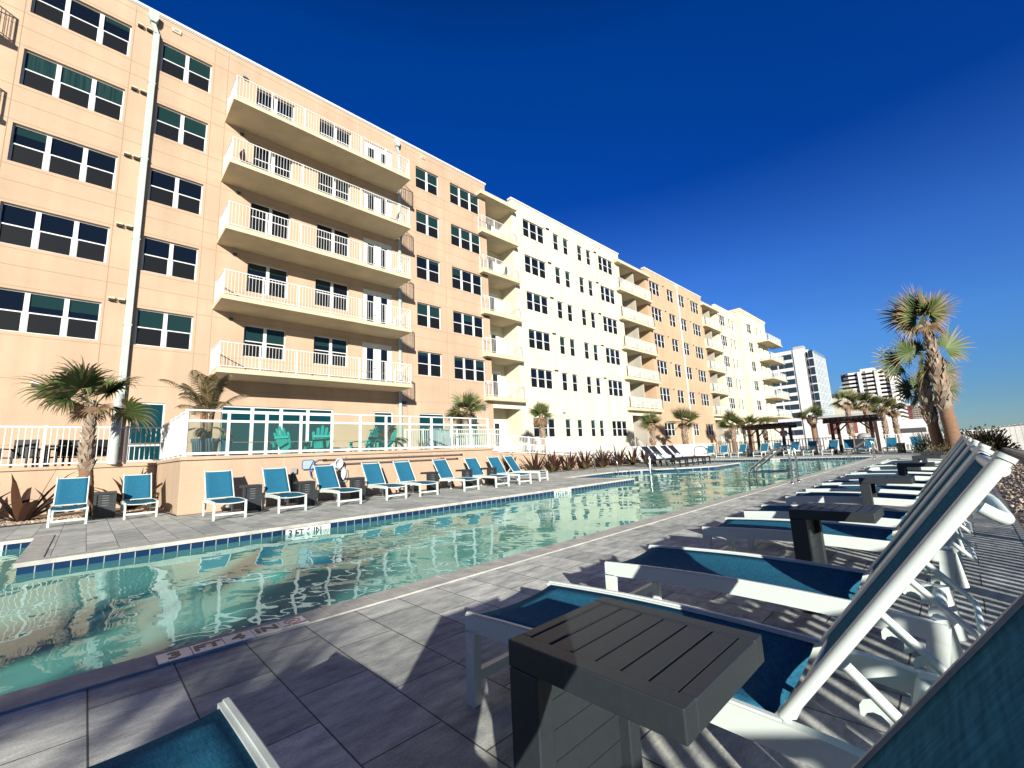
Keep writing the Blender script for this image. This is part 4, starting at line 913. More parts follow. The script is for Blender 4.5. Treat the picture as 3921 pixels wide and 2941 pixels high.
def fan_palm(label, loc, tr, rs, boot, fronds, seed, group='fan palms around the pool', size=1.0, dead=.06, skirt=6):
    rnd = random.Random(seed); t = thing('fan_palm', label, 'palm tree', loc, 0, group); trunk(t, tr, rs, boot, seed)
    top = Vector(tr[-1]); c = MB()
    def frond(az, el, sz, pet, dd, dr, tt, rl=None):
        d = Vector((math.cos(az) * math.cos(el), math.sin(az) * math.cos(el), math.sin(el))); hub = top + d * pet + Vector((0, 0, -.10 * pet))
        c.col = mixc(GRN[1], TAN[0], .4 if dd < .5 else .9); c.bar(top - Vector((0, 0, .1)), hub, .026 * size, .016 * size)
        fan(c, hub, (d + Vector((0, 0, -.15))).normalized(), sz, rnd, dd, droop=dr, tan_tip=tt, roll=(rnd.uniform(-.9, .9) if rl is None else rl))
    for f in fronds: frond(*f)
    for k in range(skirt): frond(rnd.uniform(0, 6.28), rad(rnd.uniform(-65, -25)), .52 * size, .28 * size, .9, .7, 1)
    c.build('crown', 'leaf', t); return t
def rnd_fronds(n_, size, seed, lo=-5, hi=80, pet=.45, tt=.6, dr=.4):
    r = random.Random(seed); return [(r.uniform(0, 6.28) if k > 6 else k * 6.28 / 7 + r.uniform(-.3, .3), rad(lo + (hi - lo) * (k + .5) / n_), size * r.uniform(.8, 1.1), pet * r.uniform(.75, 1.15), .06, dr, tt) for k in range(n_)]
fan_palm('fan palm with ragged brown tips behind the leftmost lounger', (.0, 15.0, 0), [(.12, 0, 0), (.02, 0, .9), (-.03, 0, 1.3), (-.03, 0, 1.95), (0, 0, 2.75)], [.12, .13, .125, .10, .07], 1.05, rnd_fronds(10, .92, 11, -14, 74, .55, .85, 1.1), 21, size=.9, dead=.15, skirt=5)
fan_palm('fan palm by the louver vent at the right end of the terrace', (13.8, 17.6, 0), [(0, 0, 0), (0, 0, 1.6), (0, 0, 3.3)], [.17, .16, .11], 1.2, rnd_fronds(14, .85, 5, -30, 75, .55, .6, .5), 22, dead=.1)
fan_palm('small fan palm with a brown skirt before the cream ground floor windows', (19.6, 17.5, 0), [(0, 0, 0), (.02, 0, 1.8), (-.1, 0, 3.2)], [.16, .15, .10], 1.6, rnd_fronds(11, .75, 8, 20, 85, .35, .4, .35), 23, dead=.1, skirt=14)
fan_palm('fan palm at the middle recess stair', (34.0, 18.0, 0), [(0, 0, 0), (.0, 0, 2.0), (0, 0, 2.9)], [.2, .18, .12], 1.3, rnd_fronds(13, .95, 31, -10, 80, .5, .5), 24)
fan_palm('fan palm right of the middle stair before the peach wall', (40.1, 18.0, 0), [(0, 0, 0), (.0, 0, 2.2), (0, 0, 3.2)], [.26, .24, .15], 1.4, rnd_fronds(14, 1.2, 33, -15, 80, .8, .25), 25)
fan_palm('fan palm left of the left pergola by the far stair', (52.6, 18.0, 0), [(0, 0, 0), (.0, 0, 2.2), (0, 0, 3.3)], [.26, .24, .15], 1.4, rnd_fronds(12, 1.2, 35, -15, 70, .7, .5), 26)
fan_palm('fan palm just above the left pergola roof', (58.5, 18.0, 0), [(0, 0, 0), (.0, 0, 2.2), (0, 0, 3.2)], [.28, .26, .15], 1.4, rnd_fronds(12, 1.3, 37, -15, 70, .7, .3), 27)
fan_palm('thin fan palm seen through the left pergola', (64.4, 18.0, 0), [(0, 0, 0), (.0, 0, 2.2), (0, 0, 3.4)], [.27, .24, .15], 1.4, rnd_fronds(9, 1.0, 39, 0, 70, .6, .3), 28)
fan_palm('fan palm before the white high rise between the pergolas', (60.0, 11.7, 0), [(0, 0, 0), (.0, 0, 2.6), (0, 0, 3.0), (0, 0, 3.7)], [.24, .24, .5, .2], 2.5, rnd_fronds(10, 1.15, 41, 0, 70, .8, .35), 29)
for i, (yy, hh, lab) in enumerate(((7.6, 4.6, 'green leafy fan palm left behind the right pergola'), (6.4, 4.3, 'fan palm in the middle behind the right pergola'), (5.3, 4.0, 'browning fan palm right behind the right pergola'), (4.6, 3.7, 'short brown fan palm farthest right behind the right pergola'))):
    fan_palm(lab, (55 + i * 2, yy, 0), [(0, 0, 0), (0, 0, hh * .6), (0, 0, hh)], [.21, .2, .15], .6, rnd_fronds(12, 1.05, 50 + i, -20, 80, .75, .3 + .2 * i), 60 + i, size=1.1, dead=.05 + .12 * i, skirt=6 + 3 * i)
# the big twin palm
az = lambda dx, dy: math.atan2(dy, dx)
right = az(.72, -.69); leftd = az(-.72, .69); back = az(.69, .72)
H_ = math.pi / 2
fA = [(leftd + .2, rad(70), 1.55, .75, .05, .12, .95, H_), (leftd - .5, rad(48), 1.5, .75, .05, .2, .95, 1.2), (leftd + .9, rad(22), 1.25, .7, .05, .35, .9, 1.0), (leftd, rad(2), 1.2, .6, .12, .45, .95, H_), (right + .5, rad(80), 1.5, .7, .05, .12, .9, H_), (right - .3, rad(62), 1.3, .6, .10, .25, .95, 1.1), (right, rad(30), 1.0, .45, .35, .6, 1, H_), (back, rad(45), 1.2, .7, .05, .3, .8, .5), (back + 3.1, rad(55), 1.3, .7, .05, .3, .8, .3), (right + .2, rad(-5), .9, .5, .8, .9, 1, .8), (right - .5, rad(-45), .95, .5, .95, 1.0, 1, .5), (leftd + .2, rad(35), 1.35, .65, .05, .25, .9, H_), (back + 2.6, rad(-40), .8, .4, .95, 1.0, 1, .2)]
fan_palm('taller trunk of the big twin palm at the right, bent crown on top', (30.5, .30, 0), [(0, -.05, 0), (0, -.02, 1.2), (0, .03, 2.2), (0, .05, 3.6), (0, .05, 4.8), (0, .12, 6.7)], [.31, .28, .26, .27, .21, .13], 2.1, fA, 71, 'twin palm at the right', skirt=3)
fB = [(leftd + .1, rad(34), 1.25, 1.15, .03, .15, .7, H_), (leftd - .2, rad(8), 1.35, 1.35, .03, .22, .6, H_), (leftd + .5, rad(-12), 1.1, .9, .05, .35, .6, 1.2), (right - .1, rad(40), 1.4, 1.25, .03, .22, .8, H_), (right + .3, rad(12), 1.0, .9, .35, .6, .9, 1.0), (back, rad(50), 1.1, .8, .05, .3, .7, .3), (leftd + .4, rad(-40), 1.0, .8, .4, .5, .9, 1.2), (right - .1, rad(-35), .95, .8, .4, .5, .9, H_), (leftd - .2, rad(62), 1.0, .8, .03, .2, .7, H_)]
fan_palm('shorter leaning trunk of the big twin palm with fans to both sides', (30.9, .85, 0), [(0, -.02, 0), (0, .05, 1.4), (0, .14, 2.4), (0, .08, 3.5), (.05, -.25, 4.7)], [.23, .215, .24, .20, .13], 1.5, fB, 72, 'twin palm at the right', skirt=2)
fC = [(leftd, rad(20), 1.1, 1.0, .05, .25, .7, H_), (leftd + .3, rad(-10), 1.0, .8, .05, .3, .8, 1.1), (right, rad(25), 1.0, 1.2, .1, .3, .8, H_), (right, rad(0), .9, .9, .2, .4, .9, H_), (leftd, rad(60), 1.0, .6, .05, .2, .8, H_)]
fan_palm('low third palm stem hidden behind the twin palm, small fans showing', (32.3, .9, 0), [(0, 0, 0), (0, 0, 1.5), (0, 0, 3.2)], [.2, .2, .14], 1.2, fC, 73, 'twin palm at the right', skirt=1)
# palm standing behind the camera whose fronds shade the bottom left of the deck
fan_palm('fan palm on the ocean side behind the camera, left of the near loungers', (-8.6, -8.0, -.5), [(0, 0, 0), (0, 0, 2.4), (0, 0, 4.3)], [.16, .15, .10], 3.2, rnd_fronds(8, 1.25, 91, -5, 70, 1.1, .4, .5), 93, 'fan palms behind the camera', skirt=0)

def strap_clump(label, loc, n_, L, seed, cols, group, cat='plant', name='strap_leaf_plant', wd=.05, lo=25, hi=80, droop=.5):
    rnd = random.Random(seed); s = MB()
    for k in range(n_):
        a = k * 2.4 + rnd.uniform(-.3, .3); e = rad(rnd.uniform(lo, hi)); v = Vector((math.cos(a) * math.cos(e), math.sin(a) * math.cos(e), math.sin(e))); p = Vector((math.cos(a), math.sin(a), 0)) * .04
        sd = Vector((-math.sin(a), math.cos(a), 0)); LL = L * rnd.uniform(.65, 1.1); seg = 6; c0 = rnd.choice(cols); w0 = wd * rnd.uniform(.8, 1.3); kink = rnd.uniform(.7, 1.6); prev = None
        for q in range(seg + 1):
            wq = w0 * (.6, .95, 1, .9, .7, .4, .03)[q]; cur = (p - sd * wq, p + Vector((0, 0, -wq * .35)), p + sd * wq)
            if prev:
                s.col = mixc(c0, (.02, .012, .01), rnd.uniform(0, .35))
                s.face([prev[0], prev[1], cur[1], cur[0]]); s.face([prev[1], prev[2], cur[2], cur[1]])
            prev = cur; p = p + v * LL / seg; v = (v + Vector((rnd.uniform(-.06, .06), rnd.uniform(-.06, .06), -droop * kink * (q / seg) ** 1.5))).normalized()
    t = thing(name, label, cat, loc, 0, group); s.build('leaves', 'leaf', t); return t
BUR = [(.034, .010, .011), (.026, .009, .010), (.048, .015, .012), (.034, .022, .011)]; OLV = [(.07, .075, .02), (.10, .085, .025), (.05, .06, .02), (.055, .02, .015)]
k = 0; r9 = random.Random(4)
sides = ['in front of the first sloping fence posts', 'with the widest fan of leaves', 'behind the last wall lounger', 'left of the stainless step rail', 'behind the stainless step rail', 'right of the stainless step rail', 'nearest the black loungers', 'between the black loungers and the ramp']
for i, (x, y) in enumerate(((12.6, 15.2), (14.6, 15.2), (16.2, 15.1), (17.4, 14.9), (18.7, 14.9), (20.0, 14.8), (21.6, 14.7), (23.2, 14.7), (24.8, 14.7), (26.3, 14.6))):
    lab = ['short burgundy strap leaf plant behind the last lounger of the wall row', 'burgundy strap leaf plant, second from the left in the long bed', 'spreading burgundy plant, third from the left in the long bed', 'burgundy plant, fourth from the left in the long bed', 'tall burgundy plant, fifth from the left in the long bed',
           'burgundy plant just left of the first step handrail', 'low burgundy plant behind the first step handrail', 'burgundy plant right of the first step handrail', 'burgundy plant second from the right end of the long bed', 'burgundy plant at the right end of the long bed'][i]
    strap_clump(lab, (x, y, .02), 24, r9.uniform(1.1, 1.5), 100 + i, BUR, 'burgundy plants in the long bed', wd=.07, lo=20, hi=82)
for i, (x, y) in enumerate(((15.5, 14.9), (16.9, 14.6), (18.1, 14.5), (19.4, 14.4), (20.9, 14.4), (22.4, 14.3), (24.0, 14.2), (25.6, 14.2))):
    strap_clump(f'low olive brown grass tuft between burgundy plants, {["first", "second", "third", "fourth", "fifth", "sixth", "seventh", "last"][i]} along the long bed', (x, y, .02), 34, .55, 130 + i, OLV + TAN[2:], 'grass tufts in the long bed', name='grass_tuft', wd=.014, droop=.25)
for i, (x, y, lab) in enumerate(((-1.75, 15.2, 'dark strap leaf plant at the left picture edge'), (-.95, 14.9, 'dark burgundy strap leaf plant left of the leftmost lounger'), (.95, 15.9, 'dark strap leaf plant between the two leftmost loungers'), (-2.6, 15.4, 'dark strap leaf plant mostly outside the left edge'))):
    strap_clump(lab, (x, y, .02), 15, 1.35, 150 + i, [(.05, .022, .018), (.065, .03, .015), (.10, .085, .02), (.04, .02, .02)], 'dark plants in the left bed', wd=.075, lo=15, hi=78)
strap_clump('small yellow green grass tuft at the foot of the left palm', (.18, 14.35, .02), 26, .38, 160, [(.12, .11, .02), (.07, .08, .02)], 'plants in the left bed', name='grass_tuft', wd=.012, droop=.2)
strap_clump('small leafy green plant at the left edge of the gravel bed', (-1.6, 14.5, .02), 26, .30, 161, [(.05, .08, .02), (.08, .10, .03)], 'plants in the left bed', name='grass_tuft', wd=.02, droop=.3)
# bushes round the twin palm and along the ocean fence
def bush(label, loc, r, h, n_, seed, cols, group='bushes by the ocean side fence', spiky=False):
    rnd = random.Random(seed); s = MB()
    for k in range(n_):
        a = rnd.uniform(0, 6.28); e = math.asin(rnd.uniform(0.0, 1)); q = rnd.uniform(.35, 1.0) ** .6
        lump = 1 + .25 * math.sin(3 * a + seed) + .18 * math.sin(5 * e + 2 * a)
        p = Vector((math.cos(a) * math.cos(e) * r * q * lump, math.sin(a) * math.cos(e) * r * q * lump, math.sin(e) * h * q * lump)); d = (p + Vector((rnd.uniform(-.3, .3), rnd.uniform(-.3, .3), rnd.uniform(.1, .5)))).normalized()
        L = rnd.uniform(.10, .2) * (2.0 if spiky else 1) * (r + h) * .5; wv = d.cross(Vector((rnd.uniform(-1, 1), rnd.uniform(-1, 1), rnd.uniform(-1, 1)))).normalized() * L * (.05 if spiky else .22)
        s.col = rnd.choice(cols); s.face([p - wv * .3, p + d * L * .5 - wv, p + d * L, p + d * L * .5 + wv])
    t = thing('bush', label, 'bush', loc, 0, group); s.build('foliage', 'leaf', t)
    st = MB()
    for q in range(5): a = q * 1.3; st.tube([(0, 0, 0), (math.cos(a) * r * .3, math.sin(a) * r * .3, h * .5)], [.03, .012], 6)
    st.build('stem', 'trunk', t)
DRK = [(.022, .028, .012), (.032, .038, .014), (.045, .035, .02), (.018, .022, .01)]
bush('dark green bush left behind the twin palm', (33.5, 1.15, 0), .8, 1.0, 1500, 1, DRK, spiky=True); bush('dark wind swept bush right behind the twin palm', (35.5, -.75, 0), 1.25, 1.0, 2200, 2, DRK + [(.06, .035, .022)])
bush('low brown bush at the foot of the twin palm', (29.6, .7, 0), .55, .45, 900, 3, [(.10, .07, .03), (.06, .07, .02), (.14, .10, .05)]); bush('low bush right of the twin palm foot', (30.2, -.6, 0), .5, .5, 700, 4, [(.10, .07, .03), (.05, .06, .02)])
bush('brown bush beside the end of the ocean fence', (43.0, -.8, 0), 1.3, 1.0, 1900, 5, DRK + [(.06, .04, .025)])
# dune scrub beyond the fence, nobody could count it
s = MB(); rd = random.Random(77)
for k in range(9000):
    x = rd.uniform(18, 150); y = -7 - rd.random() ** 2 * 14; hgt = rd.uniform(.25, .7) * (1 + .5 * math.sin(x * .4) * math.sin(x * .13)); p = Vector((x, y, -.9 + rd.uniform(.6, 1.75))); d = Vector((rd.uniform(-.5, .5), rd.uniform(-.5, .5), 1)).normalized(); wv = Vector((rd.uniform(-1, 1), rd.uniform(-1, 1), 0)).normalized() * .10
    s.col = rd.choice(DRK + [(.12, .10, .05)]); s.face([p - wv, p + wv, p + d * hgt])
stuff(tag(s.build('dune_scrub', 'leaf'), 'dark scrub on the dune showing above the ocean side fence', 'scrub'))
# gravel pebbles on the bed at the right
s = MB(); rd = random.Random(5)
ico = [(0, 0, 1), (.89, 0, .45), (.28, .85, .45), (-.72, .53, .45), (-.72, -.53, .45), (.28, -.85, .45), (.72, .53, -.45), (-.28, .85, -.45), (-.89, 0, -.45), (-.28, -.85, -.45), (.72, -.53, -.45), (0, 0, -1)]
icf = [(0, 1, 2), (0, 2, 3), (0, 3, 4), (0, 4, 5), (0, 5, 1), (1, 6, 2), (2, 7, 3), (3, 8, 4), (4, 9, 5), (5, 10, 1), (6, 7, 2), (7, 8, 3), (8, 9, 4), (9, 10, 5), (10, 6, 1), (11, 7, 6), (11, 8, 7), (11, 9, 8), (11, 10, 9), (11, 6, 10)]
for k in range(5200):
    x = 3.0 + 17 * rd.random() ** 1.5; y = -0.32 - 1.4 * rd.random(); r = rd.uniform(.012, .030); sx, sy, sz = rd.uniform(.7, 1.3), rd.uniform(.7, 1.3), rd.uniform(.45, .8)
    s.col = rd.choice([(.44, .36, .27), (.36, .28, .20), (.55, .48, .39), (.28, .22, .17), (.48, .42, .35)]); s.raw([(x + a * r * sx, y + b * r * sy, -.015 + r * .5 + c_ * r * sz) for a, b, c_ in ico], icf)
for k in range(2500):
    x = rd.uniform(-3.5, 1.3); y = 14.25 + 1.2 * rd.random() ** 1.5; r = rd.uniform(.015, .035)
    s.col = rd.choice([(.37, .28, .20), (.30, .22, .16), (.44, .37, .29)]); s.raw([(x + a * r, y + b * r, .02 + r * .4 + c_ * r * .6) for a, b, c_ in ico], icf)
stuff(tag(s.build('pebbles', 'leaf'), 'tan pebbles scattered over the gravel beds', 'pebbles'))

# potted palm and pots
def feather(mb, base, az_, el, L, rnd, dead):
    v = Vector((math.cos(az_) * math.cos(el), math.sin(az_) * math.cos(el), math.sin(el))); p = base.copy(); seg = 22; prev = None
    for q in range(seg):
        p2 = p + v * L / seg; mb.col = (.16, .13, .05); mb.bar(p, p2, .014, .012)
        sd = v.cross(Vector((0, 0, 1))).normalized()
        if q > 4:
            for sg in (-1, 1):
                ll = L * .30 * math.sin(math.pi * (.12 + .86 * (q - 4) / (seg - 4))) + .05; d = (sd * sg * .8 + v * .75 + Vector((0, 0, .12))).normalized(); tip = p + d * ll + Vector((0, 0, -ll * .5)); mid = p + d * ll * .55 + Vector((0, 0, -ll * .08)); wv = v * .017
                mb.col = rnd.choice([(.13, .085, .045), (.09, .06, .035), (.17, .12, .07)]) if rnd.random() < dead else rnd.choice([(.045, .05, .014), (.065, .065, .02), (.03, .04, .012)])
                mb.face([p - wv, p + wv, mid + wv * .9, mid - wv * .9]); mb.face([mid - wv * .9, mid + wv * .9, tip])
        p = p2; v = (v + Vector((0, 0, -.065 * (q / seg) * 2))).normalized()
rnd = random.Random(8)
t = thing('potted_palm', 'tall browning feather palm in a big blue grey planter on the terrace', 'potted plant', (2.30, 14.5, 1.12))
s = MB(); s.lathe([(0, 0), (.24, 0), (.31, .60), (.335, .62), (.335, .69), (.30, .69), (.28, .62), (0, .60)], 28); s.build('pot', 'bluepot', t)
s = MB()
for q in range(7): a = q * .9; s.tube([(math.cos(a) * .10, math.sin(a) * .10, .6), (math.cos(a) * .12, math.sin(a) * .12, 1.1), (math.cos(a) * .17, math.sin(a) * .17, 1.6)], [.035, .03, .02], 8)
s.build('stem', 'trunk', t)
s = MB()
for q in range(22): feather(s, Vector((math.cos(q) * .12, math.sin(q) * .12, 1.25 + .25 * rnd.random())), q * 2.4, rad(rnd.uniform(28, 82)), rnd.uniform(1.0, 1.45), rnd, .55)
for q in range(5): feather(s, Vector((math.cos(q) * .12, math.sin(q) * .12, 1.0)), q * 1.5, rad(rnd.uniform(-10, 15)), .6, rnd, .8)
s.build('fronds', 'leaf', t)
t = thing('potted_plant', 'small glazed blue pot with a green plant right of the big planter', 'potted plant', (2.80, 14.5, 1.12)); s = MB(); s.lathe([(0, 0), (.11, 0), (.15, .62), (.17, .66), (.14, .66), (0, .6)], 22); s.build('pot', 'bluepot2', t)
sp = strap_clump('x', (0, 0, 0), 26, .42, 170, [(.07, .10, .03), (.12, .13, .05), (.35, .27, .16)], None, wd=.02, lo=35, hi=85); ch = sp.children[0]; ch.parent = t; ch.location = (0, 0, .6); D.objects.remove(sp)
t = thing('feather_palm', 'brown feather palm behind the turquoise chairs on the terrace', 'palm tree', (8.35, 15.6, 1.12)); s = MB(); s.tube([(0, 0, 0), (0, 0, .7)], [.07, .05], 10); s.build('trunk', 'trunk', t); s = MB()
for q in range(15): feather(s, Vector((0, 0, .6)), q * 2.4, rad(rnd.uniform(-5, 75)), rnd.uniform(.7, 1.0), rnd, .6)
s.build('fronds', 'leaf', t)
strap_clump('thin dry plant behind the glass railing right of the chairs', (9.3, 14.6, 1.12), 14, .8, 180, TAN + [(.12, .12, .04)], None, wd=.02, lo=60, hi=88, droop=.15)

# adirondack chairs
def adirondack(label, loc, rz):
    t = thing('adirondack_chair', label, 'chair', loc, rz, 'turquoise slatted chairs on the terrace')
    s = MB()
    for k in range(5): s.bar((-.26, .30 - k * .10, .36 - k * .03), (.26, .30 - k * .10, .36 - k * .03), .09, .022)
    s.build('seat', 'turq', t)
    hs = [.62, .74, .80, .74, .62]; s = MB()
    for k in range(5):
        x = -.20 + k * .10; b0 = Vector((x * .8, -.12, .22)); tp = Vector((x * 1.25, -.12 - hs[k] * .42, .22 + hs[k])); s.bar(b0, tp, .088, .022, (0, 1, .3))
        s.bar(tp - Vector((0, -.01, .03)), tp + Vector((0, -.006, .03)), .06, .021, (0, 1, .3))
    s.bar((-.26, -.36, .72), (.26, -.36, .72), .03, .07); s.build('backrest', 'turq', t)
    for sx in (-1, 1):
        s = MB(); s.bar((sx * .32, .40, .54), (sx * .33, -.38, .56), .13, .024); s.build('armrest', 'turq', t)
        s = MB(); s.bar((sx * .29, .33, 0), (sx * .29, .33, .53), .03, .09, (0, 1, 0)); s.build('leg', 'turq', t)
        s = MB(); s.bar((sx * .27, .36, .34), (sx * .27, -.55, .03), .03, .11); s.bar((sx * .29, -.34, .1), (sx * .30, -.34, .55), .03, .07, (0, 1, 0)); s.build('leg', 'turq', t)
    return t
A0 = adirondack('turquoise slatted chair at the left facing the glass doors', (4.52, 14.6, 1.12), rad(-60))
dup(A0, 'turquoise slatted chair with its arched back towards the pool', (5.33, 14.4, 1.12), rad(-10)); dup(A0, 'turquoise slatted chair right of the blank wall panel, side on', (6.85, 14.4, 1.12), rad(35)); dup(A0, 'turquoise slatted chair at the right turned left, half behind a fence post', (7.75, 14.7, 1.12), rad(80))
t = thing('fire_table', 'low dark box table among the turquoise chairs', 'table', (6.0, 14.9, 1.12)); s = MB(); s.box(-.3, .3, -.25, .25, 0, .34); s.build('base', 'dark', t); s = MB(); s.box(-.36, .36, -.3, .3, .341, .38); s.build('top', 'grey', t)
def balcony_chair(label, loc, rz):
    t = thing('balcony_chair', label, 'chair', loc, rz, 'chairs on the long balconies')
    s = MB(); s.box(-.24, .24, -.24, .24, .38, .42); s.build('seat', 'wood', t); s = MB(); s.bar((0, -.24, .40), (0, -.36, .95), .44, .03, (0, 1, 0)); s.build('backrest', 'wood', t)
    for x in (-.22, .22):
        for y in (-.22, .22): s = MB(); s.box(x - .02, x + .02, y - .02, y + .02, 0, .38); s.build('leg', 'wood', t)
    return t
K0 = balcony_chair('dark chair at the left end of the second highest long balcony', (4.2, 20.4, 4.69 + 3.008 * 3 + .19), rad(-80)); dup(K0, 'dark chair at the right end of the second highest long balcony', (11.3, 20.5, 4.69 + 3.008 * 3 + .19), rad(80)); dup(K0, 'second dark chair at the right end of the second highest long balcony', (10.5, 20.9, 4.69 + 3.008 * 3 + .19), rad(160)); dup(K0, 'dark chair in the first recessed balcony on the second highest storey', (21.0, 21.8, 4.82 + 2.955 * 3), rad(20))
# dark dining set behind the left fence
def dining_chair(label, loc, rz):
    t = thing('patio_chair', label, 'chair', loc, rz, 'dark patio chairs behind the left fence')
    s = MB(); s.box(-.25, .25, -.25, .25, .40, .43); s.build('seat', 'rubber', t); s = MB(); s.box(-.25, .25, -.29, -.26, .44, .92); s.build('backrest', 'rubber', t)
    for x in (-.27, .27):
        for y in (-.27, .25): s = MB(); s.box(x - .02, x + .02, y - .02, y + .02, 0, .64); s.build('leg', 'rubber', t)
        s = MB(); s.box(x - .03, x + .03, -.27, .27, .641, .67); s.build('armrest', 'rubber', t)
    return t
C0 = dining_chair('dark patio chair with a square back, leftmost behind the left fence', (-1.35, 18.0, 1.12), rad(160)); dup(C0, 'dark low patio chair right of the square backed one', (-.75, 18.6, 1.12), rad(60)); dup(C0, 'dark patio chair just right of the left palm trunk', (.32, 18.2, 1.12), rad(200)); dup(C0, 'dark patio chair hidden behind the patio table', (-.25, 18.9, 1.12), rad(0))
t = thing('patio_table', 'dark thin topped patio table behind the left fence', 'table', (-.45, 18.1, 1.12)); s = MB(); s.box(-.48, .48, -.4, .4, .70, .73); s.build('top', 'rubber', t)
for x in (-.4, .4):
    for y in (-.33, .33): s = MB(); s.box(x - .025, x + .025, y - .025, y + .025, 0, .70); s.build('leg', 'rubber', t)

# ------------------------------------------------------------------ pergolas
def pergola(label, y0, y1, x0, x1, h):
    t = thing('pergola', label, 'pergola', (x0, y0, 0), 0, 'dark timber pergolas'); Wx, Wy = x1 - x0, y1 - y0
    for px in (0, Wx):
        for py in (0, Wy):
            s = MB(); s.box(px - .09, px + .09, py - .09, py + .09, 0, h); s.build('post', 'wood', t); s = MB(); sy = 1 if py == 0 else -1
            s.bar((px, py + sy * .08, h - .55), (px, py + sy * .55, h - .08), .08, .09, (1, 0, 0)); s.build('brace', 'wood', t)
    s = MB()
    for px in (-.10, Wx + .10): s.box(px - .05, px + .05, -.45, Wy + .45, h - .05, h + .15)
    s.build('beam', 'wood', t); s = MB(); n_ = int((Wy + .7) / .28)
    for k in range(n_ + 1): y = -.35 + k * (Wy + .7) / n_; s.box(-.45, Wx + .45, y - .03, y + .03, h + .151, h + .27)
    s.build('rafter', 'wood', t); s = MB()
    for k in range(10): x = -.35 + k * (Wx + .7) / 9; s.box(x - .03, x + .03, -.42, Wy + .42, h + .271, h + .31)
    s.build('slat', 'wood', t); s = MB()
    s.box(-.3, .05, Wy * .02, Wy * .25, .98, 1.03); s.box(-.3, .05, Wy * .80, Wy * 1.05, .98, 1.03); s.build('shelf', 'wood', t)
pergola('dark timber pergola on the left behind the far loungers', 9.05, 11.35, 36.6, 38.6, 2.05); pergola('dark timber pergola on the right in front of the palms', 3.95, 6.05, 36.4, 38.6, 2.12)
t = thing('grill', 'dark covered grill standing under the right pergola', 'grill', (38.0, 4.6, 0)); s = MB(); s.box(-.35, .35, -.5, .5, 0, .95); s.build('cabinet', 'dark', t, bevel=.03); s = MB(); s.lathe([(.42, .96), (.40, 1.12), (.25, 1.28), (0, 1.32)], 18); s.build('hood', 'grey', t)

# ------------------------------------------------------------------ high rises
def hr(name, lab, cat, X, mult): return thing(name, lab, cat, (0, 0, 0), 0)
k = 170 / 110.0
def sc(y, z): return (y * k, 1 + (z - 1) * k)
t = thing('hotel_tower', 'white hotel tower with dark window bands beyond the apartment block', 'building', (170, 0, 0))
ya, zt = sc(19.4, 19.8); yb, _ = sc(20.4, 0); yc, zp = sc(23.1, 20.8); yd, _ = sc(45, 0); yr, zr = sc(21.15, 20.5)
s = MB(); s.box(0, 20, yr, yc, -1, zr + .5); s.box(.3, 20, yc + .01, yd, -1, zr + .5); s.box(.15, 19, ya, yb, -1, zt); s.box(1.2, 18, yb + .01, yr - .01, -1, zr); s.build('wall', 'hwhite', t)
fl = [20.0 - 1.853 * i for i in range(10)]
for i, z in enumerate(fl):
    _, z1 = sc(0, z); z0 = z1 - 1.75
    s = MB()
    for q in range(7):
        a = yc + .5 + q * 4.7; s.box(.2, .31, a, a + 2.6, z0, z1); s.box(.2, .31, a + 2.75, a + 4.2, z0, z1)
    s.build('window', 'hglass', t)
    s = MB(); s.box(.05, .151, ya + .15, yb - .15, z0 - .5, z1 + .2); s.build('window', 'hglass', t)
    s = MB()
    for q in range(8): a = .5 + q * 2.25; s.box(a, a + 1.9, ya - .08, ya + .001, z0 - .6, z1 + .3)
    s.build('window', 'hglass2', t); s = MB(); s.box(1.1, 1.21, yb + .35, yr - .35, z0 - .2, z1); s.build('window', 'hglass', t)
s = MB()
for q in range(8):
    a = .5 + q * 2.25
    for e in (.55, 1.15): s.box(a + e, a + e + .09, ya - .14, ya - .081, 0, zt - .5)
s.build('mullion', 'hwhite', t); s = MB(); s.box(1, 4, yr, yc, zr + .51, zr + 1.6); s.build('roof_box', 'hgrey', t)
k = 260 / 160.0
t = thing('low_block', 'low cream block with a blue roof sheet between the two white towers', 'building', (260, 0, 0)); y0, zc_ = sc(15.6, 13.3); y1, _ = sc(29, 0); s = MB(); s.box(0, 40, y0, y1, -1, zc_); s.build('wall', 'hcream', t)
y2, z2 = sc(20.2, 15.4); y3, _ = sc(23.8, 0); s = MB(); s.box(2, 14, y2, y3, zc_ + .01, z2); s.build('roof_box', 'hcream', t); y4, z4 = sc(22.4, 14.45); s = MB(); s.prism([(y4, zc_ + .01), (y4 + 8, zc_ + .01), (y4 + 8, z4 - .3), (y4, z4)], 'x', -.6, .4); s.build('roof_sheet', 'bluetarp', t)
s = MB()
for q in range(3): s.box(2, 38, y0 - .1, y0 + .001, 4 + q * 5, 6 + q * 5)
s.build('window', 'hglass2', t)
k = 400 / 230.0
t = thing('condo_tower', 'tall white condominium tower ringed with balconies', 'building', (400, 0, 0)); y0, zT = sc(14.4, 28.2); y1, _ = sc(33.0, 0)
n_ = 17; dz = (zT + 1) / n_; s = MB(); s.box(3, 45, y0 + 1.5, y1 - 1, -1, zT); s.build('wall', 'hshade', t); s = MB()
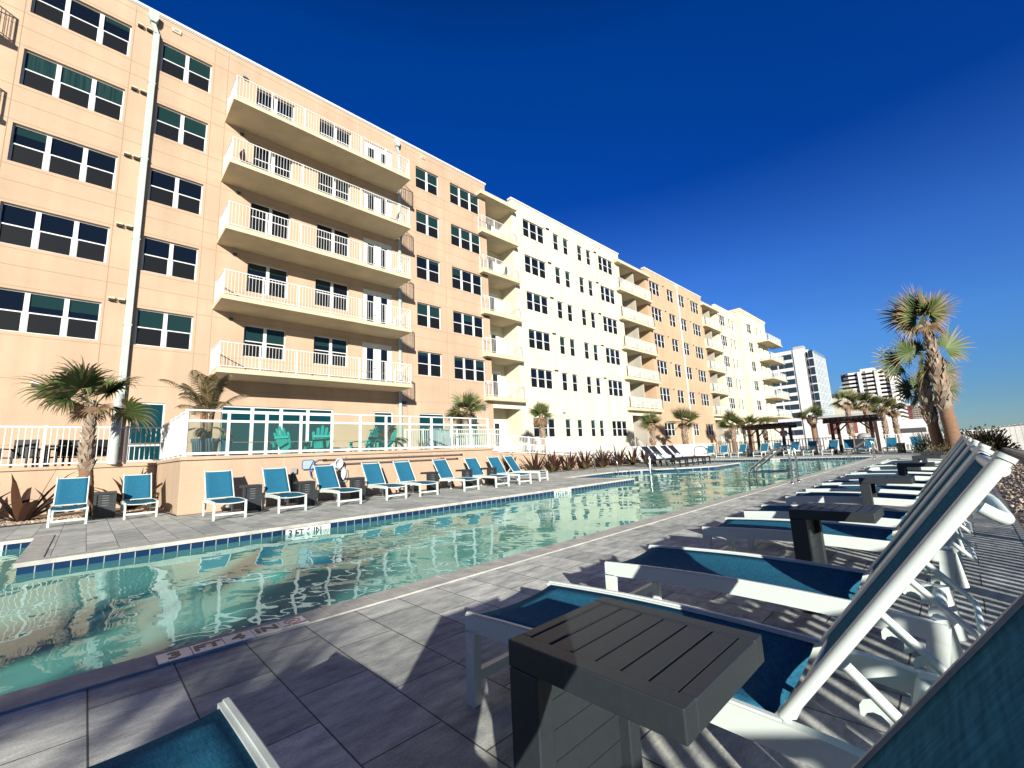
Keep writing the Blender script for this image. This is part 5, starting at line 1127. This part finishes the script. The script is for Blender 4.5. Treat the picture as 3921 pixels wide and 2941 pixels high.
for q in range(n_):
    z = -1 + (q + 1) * dz; s.prism([(0, y0 + 3), (2.5, y0 + .5), (42, y0), (46, y1), (1, y1 + .5 - (0 if q < 14 else (q - 13) * 1.5)), (-1.5, y1 - 6), (0, (y0 + y1) / 2 + 2), (-2, (y0 + y1) / 2)], 'z', z - dz * .44, z)
s.build('balcony', 'hwhite', t, bevel=0); s = MB()
for yy in (y0 + 2, y0 + 9.5, y0 + 19): s.box(-2.2, 4, yy, yy + 1.8, -1, zT)
s.build('pier', 'hwhite', t); s = MB(); s.box(8, 24, y0 + 12, y0 + 20, zT + .01, zT + 3); s.build('roof_box', 'hwhite', t)
k = 640 / 380.0
for (lab, ya_, yb_, zz, m_) in (('distant dark red tower left of the twin palm', 19.6, 24.2, 20.2, 'red'), ('distant tan tower partly behind the twin palm', 13.8, 19.4, 19.6, 'htan')):
    y0, zT = sc(ya_, zz); y1, _ = sc(yb_, 0); t = thing('distant_tower', lab, 'building', (640, 0, 0), 0, 'distant towers'); s = MB(); s.box(0, 30, y0, y1, -1, zT); s.build('wall', m_, t); s = MB()
    for q in range(13):
        z = 1.5 + q * (zT - 2) / 13
        for e in range(4): a = y0 + .5 + e * (y1 - y0 - .5) / 4; s.box(-.4, .01, a, a + (y1 - y0) / 4 - 1, z, z + 1.1)
    s.build('window', 'hshade' if m_ == 'htan' else 'inkbrown', t); s = MB(); s.box(4, 12, y0 + 1, y0 + 4, zT + .01, zT + 2.5); s.build('roof_box', 'hwhite', t)
t = thing('beach_house', 'small white beach house with red windows behind the right pergola', 'building', (90, 0, 0)); s = MB(); s.box(0, 12, 8, 17, -1, 4.6); s.build('wall', 'hwhite', t); s = MB(); s.box(-.4, 12.4, 7.6, 17.4, 4.61, 5.0); s.build('roof', 'hgrey', t)
for y in (9, 11.5, 14): s = MB(); s.box(-.1, .01, y, y + 1.4, 1.8, 3.6); s.build('window', 'red', t)
t = thing('beach_tower', 'low white building with dark window strips left of the right pergola', 'building', (130, 0, 0)); s = MB(); s.box(0, 20, 4.5, 13.5, -1, 4.5); s.build('wall', 'hwhite', t); s = MB(); s.box(-.1, .01, 5, 13, 1.6, 2.6); s.build('window', 'hshade', t)
